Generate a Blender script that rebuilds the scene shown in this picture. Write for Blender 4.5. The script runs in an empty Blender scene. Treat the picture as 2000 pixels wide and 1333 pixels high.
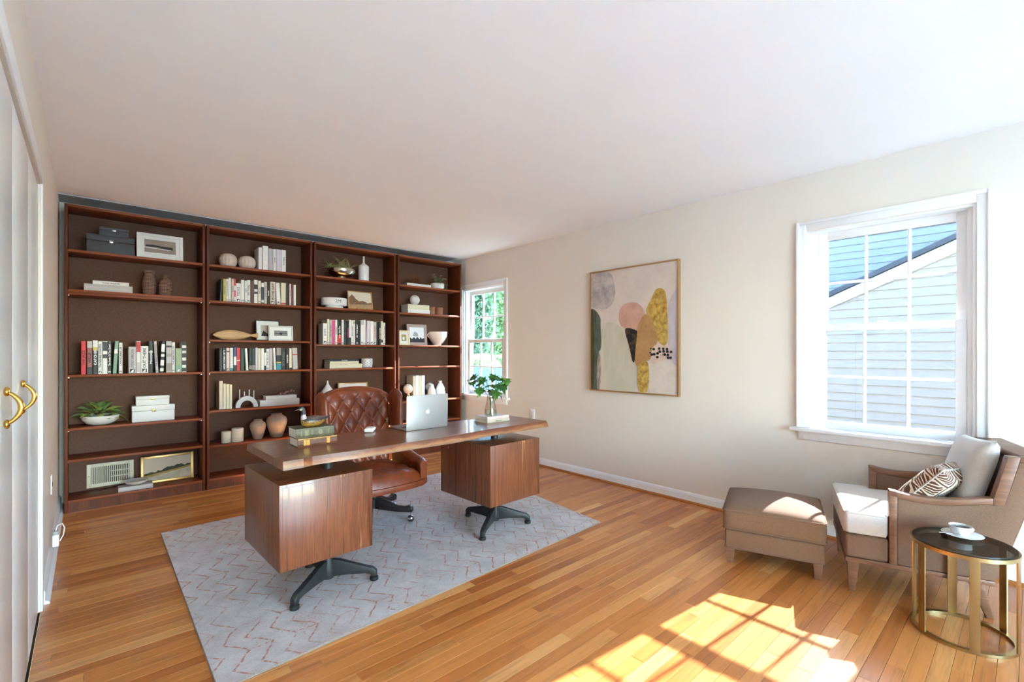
import bpy, bmesh, math, random
from mathutils import Vector, Matrix

# ------------------------------------------------------------------ camera, light, exposure
SC = bpy.context.scene
COL = SC.collection
FPX, CX, CY, EYE = 919.0, 1000.0, 689.0, 1.226          # focal length in pixels, vanishing column, horizon row, eye height
YAW = math.atan2(830.0, FPX)                            # the long walls vanish at column 170
cam_data = bpy.data.cameras.new('camera')
cam = bpy.data.objects.new('camera', cam_data)
COL.objects.link(cam)
cam.location = (0, 0, EYE)
cam.rotation_euler = (math.pi / 2, 0, -YAW)
cam_data.sensor_width = 36.0
cam_data.lens = 36.0 * FPX / 2000.0
cam_data.shift_y = (CY - 666.5) / 2000.0
cam_data.clip_start = 0.02
cam_data.clip_end = 300
SC.camera = cam

SKY_STRENGTH = 1.7
SUN_STRENGTH = 60.0
EXPOSURE = 2.78
world = bpy.data.worlds.new('sky')
SC.world = world
world.use_nodes = True
wn = world.node_tree
sky = wn.nodes.new('ShaderNodeTexSky')
sky.sky_type = 'NISHITA'
sky.sun_disc = False
sky.sun_elevation = math.radians(37)
sky.sun_rotation = math.radians(96)
sky.air_density = 1.0
sky.dust_density = 0.6
sky.ozone_density = 1.0
hs = wn.nodes.new('ShaderNodeHueSaturation')
hs.inputs['Saturation'].default_value = 1.25
wn.links.new(sky.outputs[0], hs.inputs['Color'])
wn.links.new(hs.outputs[0], wn.nodes['Background'].inputs[0])
wn.nodes['Background'].inputs[1].default_value = SKY_STRENGTH
sd_ = bpy.data.lights.new('sun', 'SUN')
sd_.energy = SUN_STRENGTH
sd_.angle = math.radians(0.6)
sd_.color = (0.90, 0.96, 1.0)
sun = bpy.data.objects.new('sun', sd_)
COL.objects.link(sun)
sun.location = (8, -2, 8)
sun.rotation_euler = Vector((-1.345, 0.14, -1)).to_track_quat('-Z', 'Y').to_euler()
SC.view_settings.view_transform = 'Standard'
SC.view_settings.look = 'None'
SC.view_settings.gamma = 1.0
SC.view_settings.use_curve_mapping = False
SC.view_settings.exposure = EXPOSURE
SC.cycles.max_bounces = 14
SC.cycles.diffuse_bounces = 7
SC.cycles.glossy_bounces = 4
SC.cycles.transparent_max_bounces = 16
SC.cycles.caustics_reflective = False
SC.cycles.caustics_refractive = False
SC.cycles.sample_clamp_indirect = 6.0

# ------------------------------------------------------------------ photo pixel -> place
CA, SA = math.cos(YAW), math.sin(YAW)
def ray(px, py):
    u, v = (px - CX) / FPX, (CY - py) / FPX
    return (u * CA + SA, -u * SA + CA, v)
def onX(px, py, X):
    r = ray(px, py); t = X / r[0]
    return Vector((X, r[1] * t, EYE + r[2] * t))
def onY(px, py, Y):
    r = ray(px, py); t = Y / r[1]
    return Vector((r[0] * t, Y, EYE + r[2] * t))
def onZ(px, py, Z):
    r = ray(px, py); t = (Z - EYE) / r[2]
    return Vector((r[0] * t, r[1] * t, Z))
def fx(px, Y): return onY(px, CY, Y).x
def fz(px, py, Y): return onY(px, py, Y).z

# ------------------------------------------------------------------ materials
def C(r, g, b):
    f = lambda c: c / 12.92 if c <= 0.04045 else ((c + 0.055) / 1.055) ** 2.4
    return (f(r / 255), f(g / 255), f(b / 255), 1.0)
MATS = {}
def new_mat(name):
    m = bpy.data.materials.new(name); m.use_nodes = True
    nt = m.node_tree
    return m, nt, nt.nodes['Principled BSDF']
def N(nt, t, **kw):
    n = nt.nodes.new(t)
    for k, v in kw.items(): setattr(n, k, v)
    return n
def L(nt, a, b): nt.links.new(a, b)
def coords(nt, kind='Object', scale=(1, 1, 1), rot=(0, 0, 0)):
    tc = N(nt, 'ShaderNodeTexCoord'); mp = N(nt, 'ShaderNodeMapping')
    mp.inputs['Scale'].default_value = scale; mp.inputs['Rotation'].default_value = rot
    L(nt, tc.outputs[kind], mp.inputs['Vector'])
    return mp.outputs['Vector']
def ramp(nt, fac, stops):
    r = N(nt, 'ShaderNodeValToRGB'); e = r.color_ramp.elements
    e[0].position, e[0].color = stops[0]
    e[1].position, e[1].color = stops[-1]
    for p, c in stops[1:-1]:
        x = e.new(p); x.color = c
    L(nt, fac, r.inputs['Fac'])
    return r.outputs['Color']
def noise(nt, vec, scale, detail=3, rough=0.55, dist=0.0):
    n = N(nt, 'ShaderNodeTexNoise')
    n.inputs['Scale'].default_value = scale; n.inputs['Detail'].default_value = detail
    n.inputs['Roughness'].default_value = rough; n.inputs['Distortion'].default_value = dist
    L(nt, vec, n.inputs['Vector'])
    return n.outputs['Fac']
def bumpn(nt, b, h, strength, dist=0.002):
    n = N(nt, 'ShaderNodeBump'); n.inputs['Strength'].default_value = strength; n.inputs['Distance'].default_value = dist
    L(nt, h, n.inputs['Height']); L(nt, n.outputs['Normal'], b.inputs['Normal'])
def math_(nt, op, a, b=None):
    n = N(nt, 'ShaderNodeMath', operation=op)
    for i, v in enumerate((a, b)):
        if v is None: continue
        if isinstance(v, (int, float)): n.inputs[i].default_value = v
        else: L(nt, v, n.inputs[i])
    return n.outputs[0]
def mixc(nt, fac, a, b):
    n = N(nt, 'ShaderNodeMix', data_type='RGBA')
    if isinstance(fac, (int, float)): n.inputs[0].default_value = fac
    else: L(nt, fac, n.inputs[0])
    for i, v in ((6, a), (7, b)):
        if isinstance(v, tuple): n.inputs[i].default_value = v
        else: L(nt, v, n.inputs[i])
    return n.outputs[2]
def plain(name, col, rough=0.5, metal=0.0, var=0.06, scale=9.0, bump=0.0, bscale=120.0, sheen=0.0, coat=0.0, spec=0.5, stretch=(1, 1, 1)):
    """Procedural material: colour with a little noise, optional fine relief."""
    if name in MATS: return MATS[name]
    m, nt, b = new_mat(name)
    v = coords(nt, 'Object', stretch)
    n = noise(nt, v, scale, 4)
    lo = tuple(max(0, c * (1 - var)) for c in col[:3]) + (1,)
    hi = tuple(min(1, c * (1 + var)) for c in col[:3]) + (1,)
    L(nt, ramp(nt, n, [(0.3, lo), (0.7, hi)]), b.inputs['Base Color'])
    b.inputs['Roughness'].default_value = rough; b.inputs['Metallic'].default_value = metal
    b.inputs['Specular IOR Level'].default_value = spec
    b.inputs['Sheen Weight'].default_value = sheen; b.inputs['Coat Weight'].default_value = coat
    if bump: bumpn(nt, b, noise(nt, v, bscale, 3), bump)
    MATS[name] = m
    return m
def wood(name, stops, axis='X', grain=1.0, rough=0.4, coat=0.0, tint=None, bump=0.15, kind='Object', spec=0.5):
    """Streaky wood grain running along one axis."""
    if name in MATS: return MATS[name]
    m, nt, b = new_mat(name)
    long_, across = 0.9 * grain, 26.0 * grain
    s = {'X': (long_, across, across), 'Y': (across, long_, across), 'Z': (across, across, long_)}[axis]
    v = coords(nt, kind, s)
    a = noise(nt, v, 1.0, 6, 0.62, 0.6)
    v2 = coords(nt, kind, tuple(q * 5 for q in s))
    f = noise(nt, v2, 1.0, 4, 0.6)
    k = math_(nt, 'ADD', math_(nt, 'MULTIPLY', a, 0.68), math_(nt, 'MULTIPLY', f, 0.32))
    L(nt, ramp(nt, k, stops), b.inputs['Base Color'])
    b.inputs['Roughness'].default_value = rough; b.inputs['Coat Weight'].default_value = coat
    b.inputs['Specular IOR Level'].default_value = spec
    if bump: bumpn(nt, b, f, bump, 0.001)
    MATS[name] = m
    return m
def sep(nt, vec):
    s = N(nt, 'ShaderNodeSeparateXYZ'); L(nt, vec, s.inputs[0]); return s.outputs

def floor_material():
    m, nt, b = new_mat('oak strip')
    at = N(nt, 'ShaderNodeAttribute', attribute_name='tint')
    base = ramp(nt, at.outputs['Fac'], [(0.0, C(172, 98, 44)), (0.3, C(192, 116, 56)), (0.6, C(206, 132, 68)), (0.85, C(218, 150, 86)), (1.0, C(228, 172, 110))])
    tc = N(nt, 'ShaderNodeTexCoord'); of = N(nt, 'ShaderNodeVectorMath', operation='ADD')
    sc_ = N(nt, 'ShaderNodeVectorMath', operation='SCALE'); L(nt, at.outputs['Color'], sc_.inputs[0]); sc_.inputs['Scale'].default_value = 37.0
    L(nt, tc.outputs['Object'], of.inputs[0]); L(nt, sc_.outputs[0], of.inputs[1])
    mp = N(nt, 'ShaderNodeMapping'); mp.inputs['Scale'].default_value = (1.6, 26, 1); L(nt, of.outputs[0], mp.inputs['Vector'])
    g = noise(nt, mp.outputs[0], 1.0, 6, 0.6, 1.1)
    mp2 = N(nt, 'ShaderNodeMapping'); mp2.inputs['Scale'].default_value = (9, 220, 1); L(nt, of.outputs[0], mp2.inputs['Vector'])
    g2 = noise(nt, mp2.outputs[0], 1.0, 3, 0.6)
    k = math_(nt, 'ADD', math_(nt, 'MULTIPLY', g, 0.7), math_(nt, 'MULTIPLY', g2, 0.3))
    sh = ramp(nt, k, [(0.32, (0.62, 0.55, 0.46, 1)), (0.5, (1, 1, 1, 1)), (0.72, (1.12, 1.1, 1.06, 1))])
    mu = N(nt, 'ShaderNodeMix', data_type='RGBA', blend_type='MULTIPLY'); mu.inputs[0].default_value = 1.0
    L(nt, base, mu.inputs[6]); L(nt, sh, mu.inputs[7]); L(nt, mu.outputs[2], b.inputs['Base Color'])
    b.inputs['Roughness'].default_value = 0.3
    b.inputs['Coat Weight'].default_value = 0.25; b.inputs['Coat Roughness'].default_value = 0.22
    bumpn(nt, b, g2, 0.06, 0.001)
    return m

def rug_material():
    m, nt, b = new_mat('woven rug')
    v = coords(nt, 'Object')
    wob = N(nt, 'ShaderNodeVectorMath', operation='ADD')
    nz = N(nt, 'ShaderNodeTexNoise'); nz.inputs['Scale'].default_value = 9; L(nt, v, nz.inputs['Vector'])
    s_ = N(nt, 'ShaderNodeVectorMath', operation='SCALE'); L(nt, nz.outputs['Color'], s_.inputs[0]); s_.inputs['Scale'].default_value = 0.035
    L(nt, v, wob.inputs[0]); L(nt, s_.outputs[0], wob.inputs[1])
    x, y, z = sep(nt, wob.outputs[0])
    colw = 0.105
    a = math_(nt, 'PINGPONG', y, colw)
    k = math_(nt, 'ADD', x, math_(nt, 'MULTIPLY', a, 0.75))
    fr = math_(nt, 'FRACT', math_(nt, 'DIVIDE', k, 0.092))
    line = math_(nt, 'LESS_THAN', fr, 0.12)
    # every other chevron row carries its long seam
    fr2 = math_(nt, 'FRACT', math_(nt, 'DIVIDE', y, colw * 2))
    seam = math_(nt, 'LESS_THAN', fr2, 0.028)
    seg = math_(nt, 'LESS_THAN', math_(nt, 'FRACT', math_(nt, 'DIVIDE', x, 0.185)), 0.5)
    line = math_(nt, 'MAXIMUM', line, math_(nt, 'MULTIPLY', seam, seg))
    wear = noise(nt, v, 2.3, 5, 0.65)
    keep = ramp(nt, wear, [(0.36, (0, 0, 0, 1)), (0.50, (1, 1, 1, 1))])
    fine = noise(nt, v, 60, 2)
    keep2 = ramp(nt, fine, [(0.36, (0, 0, 0, 1)), (0.55, (1, 1, 1, 1))])
    fac = math_(nt, 'MULTIPLY', math_(nt, 'MULTIPLY', line, keep), keep2)
    blot = noise(nt, v, 5.5, 6, 0.7)
    gnd = ramp(nt, blot, [(0.3, C(178, 166, 161)), (0.55, C(202, 193, 189)), (0.75, C(214, 208, 205))])
    sp = noise(nt, v, 190, 2)
    gnd = mixc(nt, math_(nt, 'MULTIPLY', ramp(nt, sp, [(0.3, (1, 1, 1, 1)), (0.5, (0, 0, 0, 1))]), 0.35), gnd, C(150, 136, 130))
    # worn patches where the rust threads scatter
    sc2 = noise(nt, v, 3.1, 4, 0.6)
    pat = math_(nt, 'MULTIPLY', ramp(nt, sc2, [(0.55, (0, 0, 0, 1)), (0.68, (1, 1, 1, 1))]), ramp(nt, noise(nt, v, 95, 3), [(0.5, (0, 0, 0, 1)), (0.6, (1, 1, 1, 1))]))
    fac = math_(nt, 'MAXIMUM', math_(nt, 'MULTIPLY', fac, 0.9), math_(nt, 'MULTIPLY', pat, 0.5))
    L(nt, mixc(nt, fac, gnd, C(176, 106, 76)), b.inputs['Base Color'])
    b.inputs['Roughness'].default_value = 0.95; b.inputs['Sheen Weight'].default_value = 0.15
    bumpn(nt, b, noise(nt, v, 420, 2), 0.6, 0.003)
    return m

def glass_material(name, tint, gloss=0.06):
    m, nt, b = new_mat(name)
    nt.nodes.remove(b)
    out = [n for n in nt.nodes if n.type == 'OUTPUT_MATERIAL'][0]
    t = N(nt, 'ShaderNodeBsdfTransparent'); t.inputs[0].default_value = tint
    g = N(nt, 'ShaderNodeBsdfGlossy'); g.inputs['Roughness'].default_value = 0.02
    lw = N(nt, 'ShaderNodeLayerWeight'); lw.inputs[0].default_value = 0.3
    f = math_(nt, 'ADD', math_(nt, 'MULTIPLY', lw.outputs['Fresnel'], 0.25), gloss * 0.1)
    mx = N(nt, 'ShaderNodeMixShader'); L(nt, f, mx.inputs[0]); L(nt, t.outputs[0], mx.inputs[1]); L(nt, g.outputs[0], mx.inputs[2])
    L(nt, mx.outputs[0], out.inputs[0])
    return m

M_WALL = plain('greige wall paint', C(228, 219, 207), 0.75, var=0.015, scale=2, bump=0.04, bscale=260)
M_CEIL = plain('white ceiling paint', C(244, 244, 243), 0.85, var=0.01, scale=2)
M_TRIM = plain('white gloss trim', C(236, 236, 236), 0.35, var=0.012, scale=3)
M_DOOR = plain('white satin door', C(226, 227, 228), 0.28, var=0.012, scale=3)
M_DARK = plain('dark gap', C(26, 26, 26), 0.8)
M_BANDG = plain('grey ceiling band', C(196, 196, 192), 0.7, var=0.05, scale=4)
M_FLOOR = floor_material()
M_QUARTER = wood('oak quarter round', [(0.3, C(140, 78, 30)), (0.7, C(190, 115, 52))], 'Y', 1, 0.35)
M_CASE = wood('mahogany veneer', [(0.25, C(62, 27, 14)), (0.5, C(98, 46, 25)), (0.75, C(128, 66, 38))], 'Z', 1.0, 0.5, spec=0.25)
M_SHELF = wood('mahogany shelf', [(0.25, C(88, 40, 22)), (0.5, C(130, 66, 37)), (0.75, C(158, 86, 50))], 'X', 1.0, 0.45, spec=0.25)
M_BACK = plain('speckled brown backing', C(98, 63, 46), 0.75, var=0.3, scale=160, bump=0.1, bscale=300)
M_DESK = wood('rosewood top', [(0.33, C(46, 23, 15)), (0.43, C(98, 52, 32)), (0.52, C(132, 74, 46)), (0.60, C(110, 58, 36)), (0.68, C(160, 98, 64))], 'X', 0.9, 0.3, 0.25)
M_DESKV = wood('rosewood cabinet', [(0.33, C(42, 21, 14)), (0.42, C(94, 50, 30)), (0.50, C(130, 75, 46)), (0.57, C(104, 56, 34)), (0.64, C(146, 90, 56)), (0.70, C(192, 140, 78))], 'Z', 0.8, 0.36, 0.15)
M_SAP = wood('pale sapwood edge', [(0.25, C(120, 72, 48)), (0.5, C(178, 132, 92)), (0.75, C(214, 176, 136))], 'X', 0.7, 0.35)
M_BLACK = plain('black cast metal', C(44, 44, 43), 0.5, 0.2, var=0.1, bump=0.1, bscale=200)
M_CHROME = plain('chrome', C(210, 210, 212), 0.12, 1.0, var=0.02)
M_LEATHER = plain('brown leather', C(120, 53, 24), 0.38, var=0.22, scale=14, bump=0.12, bscale=170)
M_LEATHERD = plain('dark brown leather button', C(70, 34, 20), 0.4, var=0.1)
M_RUG = rug_material()
M_FABRIC = plain('tan velvet', C(122, 90, 68), 0.9, var=0.2, scale=150, bump=0.35, bscale=420, sheen=0.08, stretch=(1, 1, 2.5))
M_FABRICD = plain('brown velvet', C(118, 84, 58), 0.9, var=0.2, scale=150, bump=0.35, bscale=420, sheen=0.08, stretch=(1, 1, 2.5))
M_CREAM = plain('cream chenille', C(200, 189, 178), 0.92, var=0.06, scale=150, bump=0.35, bscale=380, sheen=0.3)
M_WALNUT = wood('walnut frame', [(0.25, C(82, 52, 36)), (0.5, C(122, 82, 58)), (0.75, C(150, 106, 78))], 'Y', 1.4, 0.42)
M_BRASS = plain('satin brass', C(178, 152, 104), 0.28, 1.0, var=0.03)
M_GOLD = plain('polished brass', C(222, 170, 76), 0.14, 1.0, var=0.03)
M_SMOKE = glass_material('smoked glass', (0.40, 0.39, 0.38, 1), 0.8)
M_PANE = glass_material('window glass', (0.27, 0.272, 0.274, 1), 0.1)
M_PANE2 = glass_material('clear window glass', (0.45, 0.50, 0.52, 1), 0.1)
M_VGLASS = glass_material('clear vase glass', (0.95, 0.93, 0.90, 1), 0.5)
M_CERAMIC = plain('white ceramic', C(232, 230, 226), 0.22, var=0.02)
M_MATTE = plain('matt white', C(222, 219, 214), 0.7, var=0.03, scale=20)
M_CREAMP = plain('cream paper', C(224, 214, 196), 0.8, var=0.05, scale=60, stretch=(1, 1, 8))
M_PAGES = plain('page edges', C(226, 220, 206), 0.85, var=0.1, scale=200)
M_ALU = plain('silver aluminium', C(182, 180, 178), 0.38, 0.7, var=0.02)
M_COFFEE = plain('coffee', C(60, 34, 20), 0.15)

# ------------------------------------------------------------------ mesh helpers
class MB:
    """Collects verts and faces, then links them as ONE mesh object."""
    def __init__(s): s.v, s.f, s.mi, s.uvs = [], [], [], None
    def add(s, vs, fs, mi=0):
        o = len(s.v); s.v += [tuple(p) for p in vs]; s.f += [tuple(i + o for i in f) for f in fs]; s.mi += [mi] * len(fs)
        return s
    def box(s, x0, x1, y0, y1, z0, z1, mi=0):
        return s.add([(x0, y0, z0), (x1, y0, z0), (x1, y1, z0), (x0, y1, z0), (x0, y0, z1), (x1, y0, z1), (x1, y1, z1), (x0, y1, z1)],
                     [(0, 3, 2, 1), (4, 5, 6, 7), (0, 1, 5, 4), (1, 2, 6, 5), (2, 3, 7, 6), (3, 0, 4, 7)], mi)
    def hexa(s, bottom, top, mi=0):
        return s.add(list(bottom) + list(top), [(0, 3, 2, 1), (4, 5, 6, 7), (0, 1, 5, 4), (1, 2, 6, 5), (2, 3, 7, 6), (3, 0, 4, 7)], mi)
    def prism(s, poly, axis, a0, a1, mi=0):
        n = len(poly)
        def P(p, a):
            return {'X': (a, p[0], p[1]), 'Y': (p[0], a, p[1]), 'Z': (p[0], p[1], a)}[axis]
        vs = [P(p, a0) for p in poly] + [P(p, a1) for p in poly]
        fs = [tuple(range(n))[::-1], tuple(range(n, 2 * n))] + [(i, (i + 1) % n, (i + 1) % n + n, i + n) for i in range(n)]
        return s.add(vs, fs, mi)
    def lathe(s, prof, n=24, c=(0, 0, 0), mi=0, sx=1, sy=1):
        vs, fs = [], []
        for r, z in prof:
            for k in range(n):
                a = 2 * math.pi * k / n
                vs.append((c[0] + r * math.cos(a) * sx, c[1] + r * math.sin(a) * sy, c[2] + z))
        for i in range(len(prof) - 1):
            for k in range(n):
                k2 = (k + 1) % n
                fs.append((i * n + k, i * n + k2, (i + 1) * n + k2, (i + 1) * n + k))
        if prof[0][0] > 1e-6: fs.append(tuple(range(n))[::-1])
        m = (len(prof) - 1) * n
        if prof[-1][0] > 1e-6: fs.append(tuple(range(m, m + n)))
        return s.add(vs, fs, mi)
    def tube(s, pts, rad, n=8, mi=0, closed=False, flat=1.0):
        pts = [Vector(p) for p in pts]; vs, fs = [], []
        m = len(pts); prev = None
        for i, p in enumerate(pts):
            if closed: d = pts[(i + 1) % m] - pts[i - 1]
            else: d = pts[min(i + 1, m - 1)] - pts[max(i - 1, 0)]
            d.normalize()
            if prev is None:
                up = Vector((0, 0, 1)) if abs(d.z) < 0.9 else Vector((0, 1, 0))
                a = d.cross(up).normalized()
            else:
                a = (prev - d * prev.dot(d)).normalized()
            prev = a; b = d.cross(a).normalized()
            r = rad[i] if isinstance(rad, (list, tuple)) else rad
            for k in range(n):
                t = 2 * math.pi * k / n
                vs.append(p + a * (r * math.cos(t)) + b * (r * flat * math.sin(t)))
        rng = m if closed else m - 1
        for i in range(rng):
            i2 = (i + 1) % m
            for k in range(n):
                k2 = (k + 1) % n
                fs.append((i * n + k, i * n + k2, i2 * n + k2, i2 * n + k))
        if not closed:
            fs.append(tuple(range(n))[::-1]); fs.append(tuple(range((m - 1) * n, m * n)))
        return s.add(vs, fs, mi)
    def grid(s, fn, nu, nv, mi=0):
        vs = [fn(i / nu, j / nv) for j in range(nv + 1) for i in range(nu + 1)]
        fs = [(j * (nu + 1) + i, j * (nu + 1) + i + 1, (j + 1) * (nu + 1) + i + 1, (j + 1) * (nu + 1) + i) for j in range(nv) for i in range(nu)]
        return s.add(vs, fs, mi)
    def sphere(s, c, r, n=14, m=9, mi=0, sc=(1, 1, 1)):
        prof = [(r * math.sin(math.pi * i / m), -r * math.cos(math.pi * i / m)) for i in range(m + 1)]
        o = len(s.v); s.lathe([(max(p, 1e-5), z) for p, z in prof], n, (0, 0, 0), mi)
        for i in range(o, len(s.v)):
            x, y, z = s.v[i]; s.v[i] = (c[0] + x * sc[0], c[1] + y * sc[1], c[2] + z * sc[2])
        return s
    def build(s, name, mats, parent=None, loc=(0, 0, 0), rot=(0, 0, 0), bevel=0.0, segs=2, smooth=None, recalc=True):
        me = bpy.data.meshes.new(name)
        me.from_pydata(s.v, [], s.f)
        if not isinstance(mats, (list, tuple)): mats = [mats]
        for m in mats: me.materials.append(m)
        me.polygons.foreach_set('material_index', s.mi)
        if bevel or recalc:
            bm = bmesh.new(); bm.from_mesh(me)
            if recalc: bmesh.ops.recalc_face_normals(bm, faces=bm.faces)
            if bevel:
                es = [e for e in bm.edges if len(e.link_faces) == 2 and e.calc_face_angle(0) > 0.5]
                bmesh.ops.bevel(bm, geom=es, offset=bevel, segments=segs, profile=0.5, affect='EDGES', clamp_overlap=True)
            bm.to_mesh(me); bm.free()
        if smooth is None: smooth = 40 if bevel else 0
        if smooth:
            me.polygons.foreach_set('use_smooth', [True] * len(me.polygons))
            me.set_sharp_from_angle(angle=math.radians(smooth))
        me.update()
        o = bpy.data.objects.new(name, me); COL.objects.link(o)
        o.location = loc; o.rotation_euler = rot
        if parent: o.parent = parent
        return o
def tag(o, label=None, cat=None, group=None, kind=None):
    if label: o['label'] = label
    if cat: o['category'] = cat
    if group: o['group'] = group
    if kind: o['kind'] = kind
    return o
def thing(name, label, cat, loc=(0, 0, 0), rotz=0.0, group=None, kind=None):
    o = bpy.data.objects.new(name, None); COL.objects.link(o)
    o.location = loc; o.rotation_euler = (0, 0, rotz); o.empty_display_size = 0.05
    return tag(o, label, cat, group, kind)
def struct(o): o['kind'] = 'structure'; return o
def dup(o, parent, loc=None, rot=None, scale=None):
    c = o.copy(); COL.objects.link(c); c.parent = parent
    if loc is not None: c.location = loc
    if rot is not None: c.rotation_euler = rot
    if scale is not None: c.scale = scale
    return c
UPSPINE = Matrix(((0, -1, 0), (0, 0, -1), (1, 0, 0))).to_euler()      # letters climb, face -Y
FRONT = Matrix(((1, 0, 0), (0, 0, -1), (0, 1, 0))).to_euler()         # letters upright, face -Y
def lettering(text, mat, parent, loc, rot, height, length=None, name='title', bold=0.0):
    """Raised letters as a mesh."""
    cu = bpy.data.curves.new(name, 'FONT'); cu.body = text; cu.size = height * 1.38
    cu.extrude = 0.0002; cu.align_x = 'CENTER'; cu.align_y = 'CENTER'; cu.offset = bold; cu.resolution_u = 2
    tmp = bpy.data.objects.new('letters', cu); COL.objects.link(tmp)
    me = bpy.data.meshes.new_from_object(tmp.evaluated_get(bpy.context.evaluated_depsgraph_get()))
    bpy.data.objects.remove(tmp); me.materials.clear(); me.materials.append(mat); me.name = name
    o = bpy.data.objects.new(name, me); COL.objects.link(o)
    o.parent = parent; o.location = loc; o.rotation_euler = rot
    w = max(v.co.x for v in me.vertices) - min(v.co.x for v in me.vertices)
    if length: o.scale = (min(1.25, length / max(w, 1e-4)), 1, 1)
    return o
def rounded(x0, x1, y0, y1, r, n=5):
    out = []
    for cx, cy, a0 in ((x1 - r, y1 - r, 0), (x0 + r, y1 - r, 90), (x0 + r, y0 + r, 180), (x1 - r, y0 + r, 270)):
        for k in range(n + 1):
            a = math.radians(a0 + 90 * k / n); out.append((cx + r * math.cos(a), cy + r * math.sin(a)))
    return out
def softbox(mb, x0, x1, y0, y1, z0, z1, r=0.03, crown=0.0, n=10, belly=0.0, mi=0):
    """A cushion: rounded box whose top (and a little its sides) swells."""
    cx, cy, cz = (x0 + x1) / 2, (y0 + y1) / 2, (z0 + z1) / 2
    hx, hy, hz = (x1 - x0) / 2, (y1 - y0) / 2, (z1 - z0) / 2
    def warp(p):
        q = Vector(p)
        inner = Vector((max(-hx + r, min(hx - r, q.x)), max(-hy + r, min(hy - r, q.y)), max(-hz + r, min(hz - r, q.z))))
        d = q - inner
        if d.length > 1e-9: q = inner + d.normalized() * r
        kx, ky = 1 - (q.x / hx) ** 2, 1 - (q.y / hy) ** 2
        kz = 1 - (q.z / hz) ** 2
        if q.z > 0: q.z += crown * max(0, kx) ** 0.6 * max(0, ky) ** 0.6 * (q.z / hz)
        q.x += belly * math.copysign(1, q.x) * abs(q.x / hx) ** 3 * max(0, kz) * max(0, ky) ** 0.5
        q.y += belly * math.copysign(1, q.y) * abs(q.y / hy) ** 3 * max(0, kz) * max(0, kx) ** 0.5
        return (q.x + cx, q.y + cy, q.z + cz)
    def remap(t):   # more samples near the edges
        s = 2 * t - 1
        return math.copysign(1 - (1 - abs(s)) ** 1.6, s)
    for ax in range(3):
        for sgn in (-1, 1):
            def fn(u, v, ax=ax, sgn=sgn):
                a, b = remap(u), remap(v)
                p = [0, 0, 0]; p[ax] = sgn; p[(ax + 1) % 3] = a; p[(ax + 2) % 3] = b
                return warp((p[0] * hx, p[1] * hy, p[2] * hz))
            mb.grid(fn, n, n, mi)
    return mb
def weld(o, d=1e-5):
    bm = bmesh.new(); bm.from_mesh(o.data)
    bmesh.ops.remove_doubles(bm, verts=bm.verts, dist=d)
    bmesh.ops.recalc_face_normals(bm, faces=bm.faces)
    bm.to_mesh(o.data); bm.free()
    return o
def pillow(mb, w, h, t, n=16, pinch=0.12, mi=0):
    """Puffed cushion in the x-z plane, thickness along y."""
    for sgn in (-1, 1):
        def fn(u, v, sgn=sgn):
            a, b = 2 * u - 1, 2 * v - 1
            e = max(0, 1 - a ** 4) ** 0.5 * max(0, 1 - b ** 4) ** 0.5
            x = a * (1 - pinch * (1 - b * b) * abs(a)) * w / 2 * 1.0
            z = b * (1 - pinch * (1 - a * a) * abs(b)) * h / 2
            return (x, sgn * t / 2 * e ** 0.8, z)
        mb.grid(fn, n, n, mi)
    return mb

# ------------------------------------------------------------------ the room
XL, XR, YB, YN, H = -0.164, 3.651, 5.22, -4.6, 2.44
YF = 4.92                                                # bookcase fronts
rng = random.Random(7)

fl = struct(MB().box(XL - 0.1, XR + 0.12, YN - 0.1, YB + 0.1, -0.06, -0.0105).build('floor', M_DARK))
struct(MB().box(XL, XR, YN, -0.902, -0.0104, 0).build('floor_bounce', plain('pale bounce floor', C(214, 216, 220), 0.4, var=0.03, scale=2)))  # unseen pale floor, added to make the bounced light neutral
def depth_of(x, y): return x * SA + y * CA
planks = []
PW = 0.0585
row = 0
y = -0.9
while y < YB:
    x = XL - rng.uniform(0, 0.8)
    while x < XR:
        ln = rng.choice((0.35, 0.55, 0.8, 1.0, 1.25, 1.6)) * rng.uniform(0.85, 1.15)
        a, b = max(x, XL), min(x + ln, XR)
        if b - a > 0.02: planks.append((a, b, y, min(y + PW, YB), min(1, max(0, rng.gauss(0.47, 0.27)))))
        x += ln
    y += PW; row += 1
def plank_score(p):
    cx, cy = (p[0] + p[1]) / 2, (p[2] + p[3]) / 2
    best = 0
    for f in (0.05, 0.5, 0.95):
        px = p[0] + (p[1] - p[0]) * f
        d = depth_of(px, cy)
        if d < 0.8: continue
        u = (px * CA - cy * SA) / d * FPX + CX
        v = CY + EYE / d * FPX
        if -20 < u < 2020 and v < 1350:
            under = 0.42 < px < 2.7 and 2.1 < cy < 3.9
            best = max(best, (0.2 if under else 1.0) * (p[1] - p[0]) / d ** 2)
    return best
planks.sort(key=plank_score, reverse=True)
def plank_mesh(mb, p):
    g = 0.0005
    x0, x1, y0, y1 = p[0] + g, p[1] - g, p[2] + g, p[3] - g
    e = 0.0009
    mb.hexa([(x0, y0, -0.0105), (x1, y0, -0.0105), (x1, y1, -0.0105), (x0, y1, -0.0105)],
            [(x0, y0, -e), (x1, y0, -e), (x1, y1, -e), (x0, y1, -e)])
    i = len(mb.v)
    mb.add([(x0 + e, y0 + e, 0), (x1 - e, y0 + e, 0), (x1 - e, y1 - e, 0), (x0 + e, y1 - e, 0)], [(0, 1, 2, 3)])
    mb.f += [(i - 4, i - 3, i + 1, i), (i - 3, i - 2, i + 2, i + 1), (i - 2, i - 1, i + 3, i + 2), (i - 1, i - 4, i, i + 3)]
    mb.mi += [0] * 4
def set_tint(o, vals):
    at = o.data.attributes.new('tint', 'FLOAT', 'POINT')
    at.data.foreach_set('value', vals)
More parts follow.
